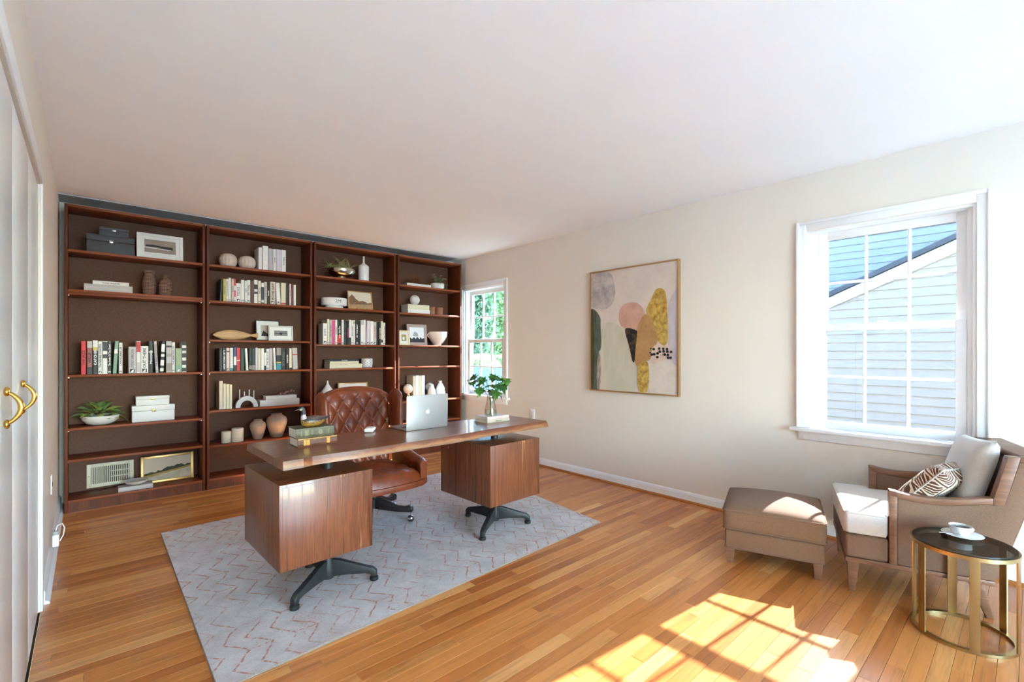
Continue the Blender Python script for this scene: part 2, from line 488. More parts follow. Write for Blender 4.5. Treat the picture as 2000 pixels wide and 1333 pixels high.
for p in planks[:300]:
    mb = MB(); plank_mesh(mb, p)
    o = mb.build('plank', M_FLOOR, fl, recalc=False)
    set_tint(o, [p[4]] * len(mb.v))
mb = MB(); vals = []
for p in planks[300:]:
    n0 = len(mb.v); plank_mesh(mb, p); vals += [p[4]] * (len(mb.v) - n0)
o = mb.build('floor_boards', M_FLOOR, fl, recalc=False); set_tint(o, vals); o['kind'] = 'stuff'

struct(MB().box(XL - 0.15, XR + 0.15, YN - 0.15, YB + 0.15, H, H + 0.12).build('ceiling', M_CEIL))
struct(MB().box(XL - 0.15, XR + 0.15, YB, YB + 0.15, 0, H).build('wall_back', M_WALL))
struct(MB().box(XL, 3.53, 4.955, YB - 0.001, H - 0.008, H - 0.0005).build('ceiling_band', M_BANDG))  # added grey strip, paints in the dark band above the bookcases

# right wall with two windows
WIN = [(0.0, 0.0), (3.965, -0.016)]                      # each window's shift along the wall and in height
W0, W1, WZ0, WZ1 = 0.212, 1.032, 0.70, 2.052
mb = MB()
T0, T1 = XR, XR + 0.15
segs = [(YN - 0.15, W0 + WIN[0][0]), (W1 + WIN[0][0], W0 + WIN[1][0]), (W1 + WIN[1][0], YB + 0.15)]
for a, b in segs: mb.box(T0, T1, a, b, 0, H)
for dy, dz in WIN:
    mb.box(T0, T1, W0 + dy, W1 + dy, 0, WZ0 + dz); mb.box(T0, T1, W0 + dy, W1 + dy, WZ1 + dz, H)
struct(mb.build('wall_right', M_WALL))
mb = MB(); E0, E1 = T1 + 0.001, T1 + 0.02               # unseen outer layer added to tune bounce onto the white house
for a, b in segs: mb.box(E0, E1, a, b, -0.5, H + 0.12)
for dy, dz in WIN:
    mb.box(E0, E1, W0 + dy, W1 + dy, -0.5, WZ0 + dz); mb.box(E0, E1, W0 + dy, W1 + dy, WZ1 + dz, H + 0.12)
struct(mb.build('wall_bounce', plain('cream bounce layer', C(172, 162, 150), 0.8)))

def window(idx, dy, dz):
    w = thing('window_%d' % idx, ['white sash window over the armchair, six panes in each sash', 'white sash window beside the bookcases, half behind the leafy vase'][idx - 1], None, (XR, dy, dz), kind='structure')
    # local frame: x into the wall, y along it, z up
    P = lambda x0, x1, y0, y1, z0, z1: MB().box(x0, x1, y0, y1, z0, z1)
    def casing(y0, y1, z0, z1, inner):
        mb = MB().box(-0.016, 0.0, y0, y1, z0, z1)
        return mb
    O0, O1, OT = 0.146, 1.097, 2.118
    cw = 0.062
    for y0, y1, back in ((O0, O0 + cw, O0), (O1 - cw, O1, O1 - 0.02)):
        o = MB().box(-0.014, 0, y0, y1, 0.715, OT - 0.0).build('casing', M_TRIM, w, bevel=0.003)
        MB().box(-0.024, -0.0142, back, back + 0.02, 0.715, OT).build('back_band', M_TRIM, o, bevel=0.004)
    o = MB().box(-0.014, 0, O0 + cw, O1 - cw, OT - cw, OT).build('casing', M_TRIM, w, bevel=0.003)
    MB().box(-0.024, -0.0142, O0 + 0.02, O1 - 0.02, OT - 0.02, OT).build('back_band', M_TRIM, o, bevel=0.004)
    MB().box(-0.045, 0.05, O0 - 0.035, O1 + 0.035, 0.688, 0.714).build('sill', M_TRIM, w, bevel=0.006)
    MB().prism([(-0.02, 0.6875), (0, 0.6875), (0, 0.628), (-0.011, 0.632), (-0.014, 0.66)], 'Y', O0 + 0.012, O1 - 0.012).build('apron', M_TRIM, w, bevel=0.002)
    # jambs
    for y0, y1 in ((W0, W0 + 0.012), (W1 - 0.012, W1)):
        MB().box(0.001, 0.15, y0, y1, 0.715, WZ1).build('jamb', M_TRIM, w)
    MB().box(0.001, 0.15, W0 + 0.012, W1 - 0.012, WZ1 - 0.012, WZ1).build('jamb', M_TRIM, w)
    MB().box(0.05, 0.15, W0, W1, 0.701, 0.7145).build('outer_sill', M_TRIM, w)
    for y0, y1 in ((W0 + 0.012, W0 + 0.034), (W1 - 0.034, W1 - 0.012)):
        MB().box(0.024, 0.034, y0, y1, 0.715, WZ1 - 0.012).build('stop', M_TRIM, w, bevel=0.003)
    k = 1.011
    S0, S1 = 0.253, 0.985; G0, G1 = 0.297, 0.935; V = (0.507, 0.724)
    def sash(name, x0, x1, z0, z1, g0, g1, zm):
        mb = MB().box(x0, x1, S0, G0, z0, z1).box(x0, x1, G1, S1, z0, z1).box(x0, x1, G0, G1, z0, g0).box(x0, x1, G0, G1, g1, z1)
        s = mb.build(name, M_TRIM, w, bevel=0.003)
        xm = (x0 + x1) / 2
        for v in V: MB().box(xm - 0.011, xm + 0.011, v - 0.009, v + 0.009, g0, g1).build('muntin', M_TRIM, s, bevel=0.004)
        MB().box(xm - 0.0105, xm + 0.0105, G0, G1, zm - 0.009, zm + 0.009).build('muntin', M_TRIM, s, bevel=0.004)
        ys = (G0, V[0] - 0.009, V[0] + 0.009, V[1] - 0.009, V[1] + 0.009, G1)
        for i in range(3):
            for a, b in ((g0, zm - 0.009), (zm + 0.009, g1)):
                MB().box(xm - 0.0015, xm + 0.0015, ys[2 * i], ys[2 * i + 1], a, b).build('pane', M_PANE if idx == 1 else M_PANE2, s)
        return s
    lo = sash('lower_sash', 0.036, 0.072, 0.716, 1.412, 0.768, 1.368, 1.065)
    up = sash('upper_sash', 0.076, 0.112, 1.375, 2.038, 1.412, 1.985, 1.692)
    for y0 in (S0 - 0.021, S1 + 0.001):
        MB().box(0.04, 0.11, y0, y0 + 0.02, 0.716, 2.038).build('jamb_liner', M_TRIM, w)
    mb = MB().lathe([(0.012, 0), (0.012, 0.01), (0.004, 0.012)], 12, (0.054, 0.617, 1.4125)).box(0.045, 0.052, 0.617, 0.66, 1.4205, 1.428)
    mb.build('sash_lock', M_TRIM, w, bevel=0.002)
    return w
for i, (dy, dz) in enumerate(WIN): window(i + 1, dy, dz)

# rear wall (behind the photographer) with wide glazed doors added to let in fill light
mb = MB()
RX0, RX1, RZ1 = -0.06, 2.75, 2.25
mb.box(XL - 0.15, RX0, YN - 0.15, YN, 0, H).box(RX1, XR, YN - 0.15, YN, 0, H).box(RX0, RX1, YN - 0.15, YN, RZ1, H)
struct(mb.build('wall_rear', M_WALL))
w3 = thing('window_3', 'added glazed doors behind the photographer, letting in fill light', None, (0, YN, 0), kind='structure')
nd = 3
for i in range(nd):
    a = RX0 + (RX1 - RX0) * i / nd; b = RX0 + (RX1 - RX0) * (i + 1) / nd
    MB().box(a, a + 0.06, -0.1, -0.05, 0, RZ1).box(b - 0.06, b, -0.1, -0.05, 0, RZ1).box(a + 0.06, b - 0.06, -0.1, -0.05, 0, 0.12).box(a + 0.06, b - 0.06, -0.1, -0.05, RZ1 - 0.07, RZ1).build('door_frame', M_TRIM, w3)
    MB().box(a + 0.06, b - 0.06, -0.077, -0.073, 0.12, RZ1 - 0.07).build('pane', glass_material('clear door glass', (0.95, 0.96, 0.96, 1), 0.1) if i == 0 else bpy.data.materials['clear door glass'], w3)
def portal(name, loc, rot, sx, sy):
    d = bpy.data.lights.new(name, 'AREA'); d.shape = 'RECTANGLE'; d.size = sx; d.size_y = sy
    d.cycles.is_portal = True
    o = bpy.data.objects.new(name, d); COL.objects.link(o); o.location = loc; o.rotation_euler = rot
portal('sky_portal', ((RX0 + RX1) / 2, YN - 0.16, RZ1 / 2), (math.radians(90), 0, 0), RX1 - RX0, RZ1)
for dy, dz in WIN:
    portal('sky_portal', (XR + 0.16, (W0 + W1) / 2 + dy, (WZ0 + WZ1) / 2 + dz), (math.radians(90), 0, math.radians(90)), W1 - W0, WZ1 - WZ0)

# left wall with bifold closet doors
DX = -0.170                                              # door faces
yd = lambda px: onX(px, CY, DX).y
YJ = yd(75)
YC = yd(24.5)
HALF = YJ - YC
YJ0 = YC - HALF
DTOP = onX(75, 360, DX).z
mb = MB()
mb.box(XL - 0.12, XL, YJ, YB, 0, H).box(XL - 0.12, XL, YN, YJ0, 0, H).box(XL - 0.12, XL, YJ0, YJ, DTOP, H)
struct(mb.build('wall_left', M_WALL))
struct(MB().box(XL - 0.16, XL - 0.121, YN, YB, 0, H).build('wall_closet', M_DARK))
for n_, (a, b) in enumerate(((YJ0, (YJ0 + YC) / 2), ((YJ0 + YC) / 2, YC), (YC, (YC + YJ) / 2), ((YC + YJ) / 2, YJ))):
    d = MB().box(DX - 0.028, DX, a + 0.004, b - (0.006 if n_ < 3 else 0.012), 0.012, DTOP - 0.012).build('door_%d' % (n_ + 1), M_DOOR, bevel=0.004)
    struct(d)
    if n_ in (1, 2):
        hy = yd(7) if n_ == 1 else yd(40)
        z0, z1 = 1.028, 1.118
        pts = []
        for k in range(13):
            t = k / 12
            pts.append((DX + 0.004 + 0.030 * math.sin(math.pi * t) ** 0.7, hy, z0 + (z1 - z0) * t))
        rad = [0.0045 + 0.0025 * math.sin(math.pi * k / 12) for k in range(13)]
        hd = MB().tube(pts, rad, 10).build('handle', M_GOLD, d, smooth=50)
        for z in (z0, z1):
            MB().sphere((DX + 0.006, hy, z), 0.011, 12, 8, sc=(0.6, 1, 1.2)).build('rosette', M_GOLD, hd, smooth=50)
o = MB().box(XL, XL + 0.009, YJ + 0.002, YJ + 0.075, 0, DTOP + 0.075).box(XL, XL + 0.009, YJ0 - 0.075, YJ0 - 0.002, 0, DTOP + 0.075).box(XL, XL + 0.009, YJ0, YJ, DTOP + 0.003, DTOP + 0.075).build('trim_2', M_TRIM, bevel=0.003)
struct(o)
struct(MB().box(XL - 0.1, XL - 0.02, YJ0, YJ, DTOP - 0.010, DTOP - 0.0005).build('trim_3', M_DARK))

# baseboards
for nm, sgn, xw, ys in (('right', -1, XR, [(YN, YB - 0.002)]), ('left', 1, XL, [(YJ + 0.077, YB - 0.002)])):
    for a, b in ys:
        X = lambda t: xw + sgn * t
        bb = MB().prism([(X(0), 0), (X(0.013), 0), (X(0.013), 0.062), (X(0.010), 0.068), (X(0.010), 0.074), (X(0.005), 0.082), (X(0), 0.084)], 'Y', a, b).build('baseboard_' + nm, M_TRIM)
        struct(bb)
        q = MB().prism([(X(0.0132), 0.0002), (X(0.030), 0.0002), (X(0.028), 0.009), (X(0.022), 0.015), (X(0.0132), 0.018)], 'Y', a, b).build('shoe_moulding', M_QUARTER if nm == 'right' else M_TRIM, bb)
# ------------------------------------------------------------------ bookcases
UNITS = [(-0.128, 0.778), (0.790, 1.703), (1.7235, 2.640), (2.666, 3.567)]
SHELVES = [[0.095, 0.404, 0.645, 1.055, 1.711, 2.017], [0.095, 0.392, 0.705, 1.057, 1.341, 1.694, 2.018],
           [0.095, 0.392, 0.655, 1.057, 1.311, 1.699, 2.021], [0.095, 0.392, 0.650, 1.060, 1.312, 1.695, 2.018]]
CASE_TOP, TH = 2.361, 0.0195
YCB = 5.205
case_labels = ['dark mahogany bookcase nearest the closet doors, wall vent in its lowest shelf',
               'dark mahogany bookcase holding two long rows of books and a wooden fish',
               'dark mahogany bookcase directly behind the brown leather office chair',
               'dark mahogany bookcase against the window wall, behind the laptop']
for u, (x0, x1) in enumerate(UNITS):
    t = thing('bookcase', case_labels[u], 'bookcase', ((x0 + x1) / 2, YF, 0), group='mahogany bookcases along the end wall')
    w = (x1 - x0) / 2; dp = YCB - YF
    for s in (-1, 1):
        a, b = sorted((s * w, s * (w - TH)))
        MB().box(a, b, 0, dp, 0, 2.012).build('side_panel', M_CASE, t, bevel=0.001)
        MB().box(a, b, 0, dp, 2.013, CASE_TOP).build('upper_side_panel', M_CASE, t, bevel=0.001)
    iw = w - TH
    MB().box(-iw, iw, 0.002, dp, CASE_TOP - TH, CASE_TOP).build('top_panel', M_SHELF, t, bevel=0.001)
    MB().box(-iw, iw, dp - 0.006, dp, 0.02, CASE_TOP - TH).build('back_panel', M_BACK, t)
    MB().box(-iw, iw, 0.012, 0.03, 0, SHELVES[u][0] - TH).build('plinth', M_CASE, t)
    for z in SHELVES[u]:
        MB().box(-iw + 0.0005, iw - 0.0005, 0.003, dp - 0.0065, z - TH, z).build('shelf', M_SHELF, t, bevel=0.001)
    if u == 0:   # a spare board lies under the second shelf
        z = SHELVES[0][4] - TH - 0.001
        MB().box(-iw + 0.0005, iw - 0.0005, 0.004, dp - 0.0065, z - TH, z).build('shelf', M_SHELF, t, bevel=0.001)
    for z in SHELVES[u][1:]:
        for s in (-1, 1):
            MB().box(min(s * iw, s * (iw - 0.008)), max(s * iw, s * (iw - 0.008)), 0.03, 0.036, z - TH - 0.006 - (0.0205 if u == 0 and z == SHELVES[0][4] else 0), z - TH - 0.0002 - (0.0205 if u == 0 and z == SHELVES[0][4] else 0)).build('shelf_pin', M_CHROME, t)

# ------------------------------------------------------------------ books standing in rows
ORD = ['first', 'second', 'third', 'fourth', 'fifth', 'sixth', 'seventh', 'eighth', 'ninth', 'tenth', 'eleventh', 'twelfth', 'thirteenth', 'fourteenth', 'fifteenth', 'sixteenth', 'seventeenth', 'eighteenth', 'nineteenth', 'twentieth', 'twenty-first', 'twenty-second', 'twenty-third', 'twenty-fourth']
PAL = {'red': C(196, 40, 46), 'rose': C(150, 96, 92), 'black': C(34, 33, 34), 'white': C(228, 225, 220), 'grey': C(186, 180, 178), 'green': C(124, 160, 138),
       'olive': C(150, 166, 128), 'yellow': C(204, 180, 86), 'cream': C(216, 206, 178), 'navy': C(40, 50, 66), 'beige': C(206, 190, 168), 'pink': C(222, 196, 186),
       'blue': C(66, 78, 120), 'dark green': C(30, 58, 46), 'teal': C(40, 140, 150), 'maroon': C(110, 52, 52), 'brown': C(92, 52, 36), 'lilac': C(206, 196, 204), 'taupe': C(150, 136, 124), 'hot pink': C(220, 70, 130), 'rust': C(170, 84, 70)}
def pm(c): return plain('cover ' + c, PAL[c], 0.5, var=0.05, scale=40)
ink = {'k': plain('black ink', C(28, 28, 30), 0.6), 'w': plain('white ink', C(236, 234, 230), 0.6), 'g': plain('grey ink', C(110, 106, 106), 0.6), 'r': plain('red ink', C(190, 54, 54), 0.6), 'p': pm('hot pink'), 'n': pm('blue'), 'y': pm('yellow')}
def book(cx, z, w, h, dp, yfront, color, label, group, tilt=0.0, text=None, tc='k', mark=True, band=None, tlen=0.7):
    t = thing('book', label, 'book', (cx, yfront, z + (abs(math.sin(tilt)) * w / 2)), 0, group)
    t.rotation_euler = (0, tilt, 0)
    e = 0.0016; hw = w / 2
    MB().add([(-hw, 0.002, 0), (-hw * 0.7, 0, 0), (hw * 0.7, 0, 0), (hw, 0.002, 0), (hw, dp, 0), (hw - e, dp, 0), (hw - e, 0.005, 0), (-hw + e, 0.005, 0), (-hw + e, dp, 0), (-hw, dp, 0)] +
             [(-hw, 0.002, h), (-hw * 0.7, 0, h), (hw * 0.7, 0, h), (hw, 0.002, h), (hw, dp, h), (hw - e, dp, h), (hw - e, 0.005, h), (-hw + e, 0.005, h), (-hw + e, dp, h), (-hw, dp, h)],
             [(i, (i + 1) % 10, (i + 1) % 10 + 10, i + 10) for i in range(10)] + [(0, 1, 2, 3, 6, 7), (3, 4, 5, 6), (7, 8, 9, 0), (10, 11, 12, 13, 16, 17), (13, 14, 15, 16), (17, 18, 19, 10)]).build('cover', pm(color), t)
    MB().box(-hw + e, hw - e, 0.0052, dp - 0.003, 0.002, h - 0.003).build('pages', M_PAGES, t)
    if band:                                        # painted block on the spine: colour, from, to (share of the height)
        for bc, b0, b1 in band:
            MB().box(-hw * 0.96, hw * 0.96, -0.0008, 0.0016, h * b0, h * b1).build('spine_band', pm(bc), t)
    if text:
        lettering(text, ink[tc], t, (0, -0.0012, h * (0.5 if not mark else 0.56)), UPSPINE, min(w * 0.52, 0.02), h * tlen, 'spine_title', 0.0004)
    if mark and w > 0.011:
        MB().box(-w * 0.3, w * 0.3, -0.0006, 0.0012, h * 0.03, h * 0.03 + w * 0.6).build('spine_mark', ink['w'] if color in ('black', 'navy', 'dark green', 'red', 'brown', 'maroon') else ink['k'], t)
        MB().prism([(-w * 0.26, h * 0.034), (w * 0.14, h * 0.034), (w * 0.2, h * 0.03 + w * 0.5), (-w * 0.05, h * 0.03 + w * 0.4)], 'Y', -0.0009, -0.0005).build('spine_mark', ink['k'] if color in ('black', 'navy', 'dark green', 'red', 'brown', 'maroon') else ink['w'], t)
    return t
def book_row(unit, z, rowname, group, items, yf):
    """items: left px, right px, top py, colour, options"""
    for i, it in enumerate(items):
        pl, pr, pt, col = it[:4]; op = it[4] if len(it) > 4 else {}
        x0, x1 = fx(pl, yf), fx(pr, yf)
        h = fz((pl + pr) / 2, pt, yf) - z
        tl = math.radians(op.get('tilt', 0))
        w = (x1 - x0) - 0.0012
        if tl: w = max(0.010, w - abs(math.sin(tl)) * h * op.get('lean', 1.0))
        txt = op.get('text')
        say = op.get('say')
        lab = '%s book from the left, %s spine%s, %s' % (ORD[i], col, ' ' + say if say else '', rowname)
        book((x0 + x1) / 2 - math.sin(tl) * h / 2, z + 0.0008, w, h, op.get('dp', 0.13 + 0.012 * ((i * 7) % 4)), yf + 0.003 * ((i * 5) % 4), col, lab, group, tl, txt, op.get('tc', 'k'), op.get('mark', True), op.get('band'), op.get('tlen', 0.7))
Yr = YF + 0.022
book_row(0, 1.055, 'row nearest the closet', 'books in the bookcase by the closet', [
    (157.8, 168.4, 667, 'red', dict(text='THE JAZZ', mark=False)), (169.8, 180.5, 667, 'rose', dict(text='WILLIE', band=[('black', 0.0, 0.22), ('grey', 0.8, 1.0)], mark=False)),
    (181, 191.4, 665.5, 'black', dict(text='CATCHER', tc='w', band=[('yellow', 0.70, 0.8), ('white', 0.8, 1.0)], mark=False, say='titled CATCHER', tlen=0.5)),
    (191.6, 200, 667.5, 'white', dict(text='TA-NEHISI COATES', tlen=0.78)), (200.2, 210, 667, 'white', dict(band=[('black', 0.48, 0.6), ('black', 0.7, 0.98)], mark=False, say='with black shapes')),
    (210.4, 218, 666, 'black', dict(text='The Souls Of The Good', tc='w', tlen=0.65)), (220, 232, 667, 'green', dict(tilt=3, mark=False, band=[('white', 0.62, 0.75)])),
    (232.2, 239.7, 670, 'white', dict(text='CHANG-RAE LEE', tlen=0.75)), (251, 266, 678, 'grey', dict(text='GWENDY RAMACHAN', tc='g', tlen=0.7)),
    (266.4, 274.8, 667, 'white', dict(band=[('red', 0.66, 0.98), ('grey', 0.04, 0.34)], mark=False, say='with red sunburst top')), (275, 290, 676.5, 'white', dict(text='OUT THERE', tlen=0.74, say='titled OUT THERE')),
    (290.3, 299.6, 667, 'black', dict(text='Mountains', tc='w', tlen=0.5, mark=False, band=[('grey', 0.64, 0.68)])), (300, 309.8, 667.5, 'grey', dict(tilt=-3, text='THE INVENTION OF HOPE', tc='g')),
    (312, 323.5, 666.5, 'black', dict(tilt=3, band=[('white', 0.04, 0.14), ('white', 0.22, 0.4), ('white', 0.5, 0.58), ('white', 0.66, 0.9)], mark=False, say='with white blocks')),
    (324.5, 335.8, 667, 'grey', dict(band=[('taupe', 0.05, 0.3), ('black', 0.8, 0.86), ('taupe', 0.5, 0.6)], mark=False, say='with a faded photograph')), (336, 342.3, 669, 'white', dict(text='THE MEMORIES OF', tc='g')),
    (342.8, 354.8, 681, 'olive', dict(band=[('green', 0.02, 0.3)])), (355.3, 364, 668, 'white', dict(band=[('black', 0.02, 0.14), ('black', 0.24, 0.38), ('black', 0.48, 0.62), ('navy', 0.7, 0.8), ('black', 0.88, 1.0)], mark=False, say='with black dots'))], Yr)
book_row(1, 1.694, 'row above the wooden fish', 'books above the wooden fish', [
    (429, 435.6, 545, 'black', dict(mark=False, tilt=3)), (436, 441.5, 545, 'yellow', dict(mark=False, text='EARTHLY', tc='g')), (441.7, 446.8, 545.5, 'white', dict(text='STATION ELEVEN', tc='g')), (447, 451.9, 543, 'white'),
    (452.1, 456.9, 545, 'beige', dict(text='MARVEL', tc='g')), (457.1, 461, 545, 'white', dict(band=[('red', 0.7, 1.0), ('hot pink', 0.22, 0.5)], mark=True, say='with pink bands')), (461.2, 471, 554, 'white', dict(text='TIDES', tc='g')),
    (471.2, 478, 547, 'white'), (478.2, 482.4, 549, 'white', dict(text='winter', tlen=0.45)), (482.6, 489.2, 547.5, 'white', dict(text='FESTIVAL', tlen=0.6, say='titled FESTIVAL')),
    (489.7, 496.4, 550, 'brown', dict(mark=False)), (496.6, 503.9, 547, 'white', dict(band=[('black', 0.6, 0.8), ('navy', 0.4, 0.5)], mark=False)), (504.1, 510.2, 549, 'cream', dict(text='OLDS', tlen=0.35)),
    (510.5, 516.1, 550, 'navy', dict(band=[('white', 0.74, 0.93), ('white', 0.05, 0.16)], mark=False)), (516.5, 522, 551, 'beige', dict(text='THE LITTLE', tc='g')), (522.4, 527.5, 552, 'black', dict(mark=False, text='NOW', tc='w', tlen=0.3)),
    (527.9, 538, 551, 'beige', dict(text='BONE GAP', tlen=0.72, say='titled BONE GAP')), (538.3, 548.8, 553, 'white', dict(tilt=-3.5)), (549.3, 559, 553, 'cream', dict(band=[('red', 0.03, 0.1)], mark=False)),
    (559.3, 565, 554, 'black', dict(mark=False)), (565.2, 569, 555, 'pink', dict(text='FALLING', tc='g')), (569.3, 573.4, 556, 'maroon', dict(mark=False)), (573.8, 578.5, 557, 'white', dict(mark=False))], Yr)
book_row(1, 1.057, 'row under the wooden fish', 'books under the wooden fish', [
    (428, 434.8, 681, 'black', dict(mark=False)), (435, 441.8, 681, 'black', dict(text='NEW YORK CITY', tc='w', tlen=0.85, mark=False, say='titled NEW YORK CITY')), (442.1, 449, 680, 'pink', dict(band=[('black', 0.82, 0.86)])),
    (449.7, 456, 680, 'white', dict(band=[('teal', 0.0, 0.12)], mark=False)), (456.4, 462, 679, 'blue', dict(band=[('white', 0.25, 0.6), ('black', 0.0, 0.2)], mark=False)), (462.3, 469.5, 680, 'red', dict(band=[('white', 0.43, 0.46)], mark=False)),
    (470, 478, 681, 'dark green', dict(mark=False)), (478.6, 486, 681, 'white', dict(tilt=-3, mark=False)), (486.3, 492, 681, 'black', dict(mark=False, band=[('taupe', 0.05, 0.22)])), (492.2, 498.6, 681, 'dark green', dict(band=[('taupe', 0.02, 0.24)], mark=False)),
    (499, 504, 679.5, 'lilac', dict(mark=False)), (504.2, 509.8, 681, 'cream', dict(mark=False)), (510, 516, 681, 'white', dict(mark=False)), (516.3, 520.1, 682, 'black', dict(mark=False, band=[('white', 0.2, 0.82)])), (520.4, 526, 682, 'white', dict(text='THE BELLS OF', tc='k')),
    (526.3, 533, 681, 'grey', dict(mark=False)), (533.3, 539.6, 680, 'white', dict(tilt=-2.5, mark=False)), (539.9, 549.4, 680, 'black', dict(band=[('teal', 0.0, 0.28), ('yellow', 0.3, 0.36), ('taupe', 0.66, 1.0)], mark=False, say='with teal foot')), (549.7, 558.8, 681, 'black', dict(mark=False, text='SKY DOLL', tc='g')),
    (559.2, 564.6, 681, 'black', dict(mark=False, text='WINTER', tc='w', tlen=0.4)), (565, 570.2, 681, 'cream', dict(band=[('black', 0.0, 0.08)], mark=False)), (570.5, 582, 680, 'grey', dict(tilt=-2, mark=False, band=[('red', 0.66, 0.7)]))], Yr)
book_row(2, 1.311, 'row behind the office chair', 'books in the bookcase behind the office chair', [
    (630.8, 639, 632, 'white', dict(text='LIVES', tlen=0.5, tc='n', say='titled LIVES')), (639.4, 643.9, 624, 'cream'), (644.3, 648.9, 625, 'grey', dict(text='ON THE WAY', tc='k')), (649.3, 654.4, 625, 'white', dict(band=[('hot pink', 0.0, 0.98)], mark=False, say='edged hot pink')),
    (654.7, 659, 625, 'white', dict(text='GARDEN', tc='r')), (659.3, 667.4, 625, 'black', dict(band=[('red', 0.05, 0.38)], text='my darlin', tc='w', mark=False, tlen=0.5)), (667.8, 672, 625, 'white'), (672.3, 677.8, 626, 'black', dict(band=[('navy', 0.1, 0.2), ('navy', 0.4, 0.5), ('navy', 0.7, 0.8)], mark=False)),
    (678, 681.9, 627, 'black', dict(text='DESPERADO', tc='p', tlen=0.8, mark=False)), (682.1, 686, 625, 'white', dict(mark=False, band=[('black', 0.0, 0.28)])), (686.3, 691, 626, 'white', dict(text='SEACOAST', tc='n')), (691.2, 694.6, 626, 'white', dict(band=[('olive', 0.84, 0.95)])),
    (695, 700.3, 626, 'black', dict(text='BY THE BAY', tc='w', tlen=0.8)), (701, 704.7, 628, 'black', dict(mark=False)), (705, 711.3, 626, 'white', dict(band=[('grey', 0.8, 0.98)])), (711.5, 715.2, 625, 'white'), (715.5, 723.4, 627, 'lilac', dict(tilt=2.0)),
    (723.6, 730, 628, 'white', dict(tilt=0)), (730.3, 735.8, 629, 'grey', dict(text='WAR POSY', tc='r', tlen=0.65)), (736.1, 740, 630, 'black', dict(mark=False)), (740.2, 744, 629, 'black', dict(text='NOCTURNES', tc='w', mark=False)), (744.2, 748.6, 628, 'cream', dict(band=[('brown', 0.1, 0.22)], mark=False)), (748.9, 753, 631, 'white', dict(text='The Unabridged', tc='g'))], Yr)

# ------------------------------------------------------------------ helpers for shelf pieces
def flat_book(x0, x1, y0, dp, z, h, color, label, text=None, tc='g', rot=0.0, mat=None, group=None, tsize=0.7):
    """A book lying flat, spine towards the room."""
    t = thing('book', label, 'book', ((x0 + x1) / 2, y0, z), rot, group)
    w = (x1 - x0) / 2; e = min(0.003, h * 0.12)
    mt = mat or pm(color)
    MB().add([(-w, 0.003, 0), (-w, 0, h * 0.3), (-w, 0, h * 0.7), (-w, 0.003, h), (-w, dp, h), (-w, dp, h - e), (-w, 0.006, h - e), (-w, 0.006, e), (-w, dp, e), (-w, dp, 0)] +
             [(w, 0.003, 0), (w, 0, h * 0.3), (w, 0, h * 0.7), (w, 0.003, h), (w, dp, h), (w, dp, h - e), (w, 0.006, h - e), (w, 0.006, e), (w, dp, e), (w, dp, 0)],
             [(i, (i + 1) % 10, (i + 1) % 10 + 10, i + 10) for i in range(10)] + [(0, 1, 2, 3, 6, 7), (3, 4, 5, 6), (7, 8, 9, 0), (10, 11, 12, 13, 16, 17), (13, 14, 15, 16), (17, 18, 19, 10)]).build('cover', mt, t)
    MB().box(-w + 0.003, w - 0.003, 0.0065, dp - 0.004, e + 0.0001, h - e - 0.0001).build('pages', M_PAGES, t)
    if text: lettering(text, ink[tc], t, (0, -0.0008, h * 0.5), FRONT, h * 0.42, w * 2 * tsize, 'spine_title', 0.0003)
    return t
def pic_frame(name, x0, x1, yfront, z, h, bw, fmat, label, lean=0.10, depth=0.018, mat_w=0.0, draw=None, rot=0.0, cat='picture frame', canvas=None):
    """Framed picture leaning back; draw(parent, w, h, y) adds the picture's shapes."""
    w = (x1 - x0) / 2
    t = thing(name, label, cat, ((x0 + x1) / 2, yfront, z), rot)
    tl = Matrix.Rotation(-lean, 4, 'X')
    t.rotation_euler = (-lean, 0, rot)
    t.location.z += math.sin(lean) * depth + 0.0004
    for a, b, c, d in ((-w, -w + bw, 0, h), (w - bw, w, 0, h), (-w + bw, w - bw, 0, bw), (-w + bw, w - bw, h - bw, h)):
        MB().box(a, b, 0, depth, c, d).build('frame', fmat, t, bevel=min(0.002, bw * 0.2))
    MB().box(-w + bw, w - bw, depth * 0.5, depth, bw, h - bw).build('picture', canvas or M_MATTE, t)
    if draw: draw(t, w - bw, bw, h - bw, depth * 0.5)
    return t
def patch(t, poly, y, mat, name='picture_shape'):
    return MB().prism(poly, 'Y', y - 0.0006, y + 0.0004).build(name, mat, t)
def turned(name, label, cat, x, y, z, prof, mat, group=None, n=28, part=None):
    o = MB().lathe(prof, n).build(name, mat, None, (x, y, z + 0.0003), smooth=50)
    return tag(o, label, cat, group)

M_SLATE = plain('charcoal box board', C(62, 62, 64), 0.6, var=0.05)
M_WHITEB = plain('white lacquered box', C(228, 226, 224), 0.45, var=0.02)
M_RIB = plain('ribbed stoneware', C(206, 188, 176), 0.6, var=0.06)
M_STONE = plain('brown glazed stoneware', C(178, 160, 144), 0.6, var=0.16, scale=14)
M_BRWEAVE = None
def weave_material():
    m, nt, b = new_mat('woven clay')
    v = coords(nt, 'Object', (1, 1, 1))
    x, y, z = sep(nt, v)
    ang = math_(nt, 'ARCTAN2', y, x)
    a = math_(nt, 'SINE', math_(nt, 'ADD', math_(nt, 'MULTIPLY', ang, 18), math_(nt, 'MULTIPLY', z, 260)))
    c = math_(nt, 'SINE', math_(nt, 'ADD', math_(nt, 'MULTIPLY', ang, 18), math_(nt, 'MULTIPLY', z, -260)))
    k = math_(nt, 'MULTIPLY', a, c)
    L(nt, ramp(nt, k, [(0.3, C(96, 66, 56)), (0.6, C(176, 140, 122))]), b.inputs['Base Color'])
    b.inputs['Roughness'].default_value = 0.8
    bumpn(nt, b, k, 0.5, 0.003)
    return m
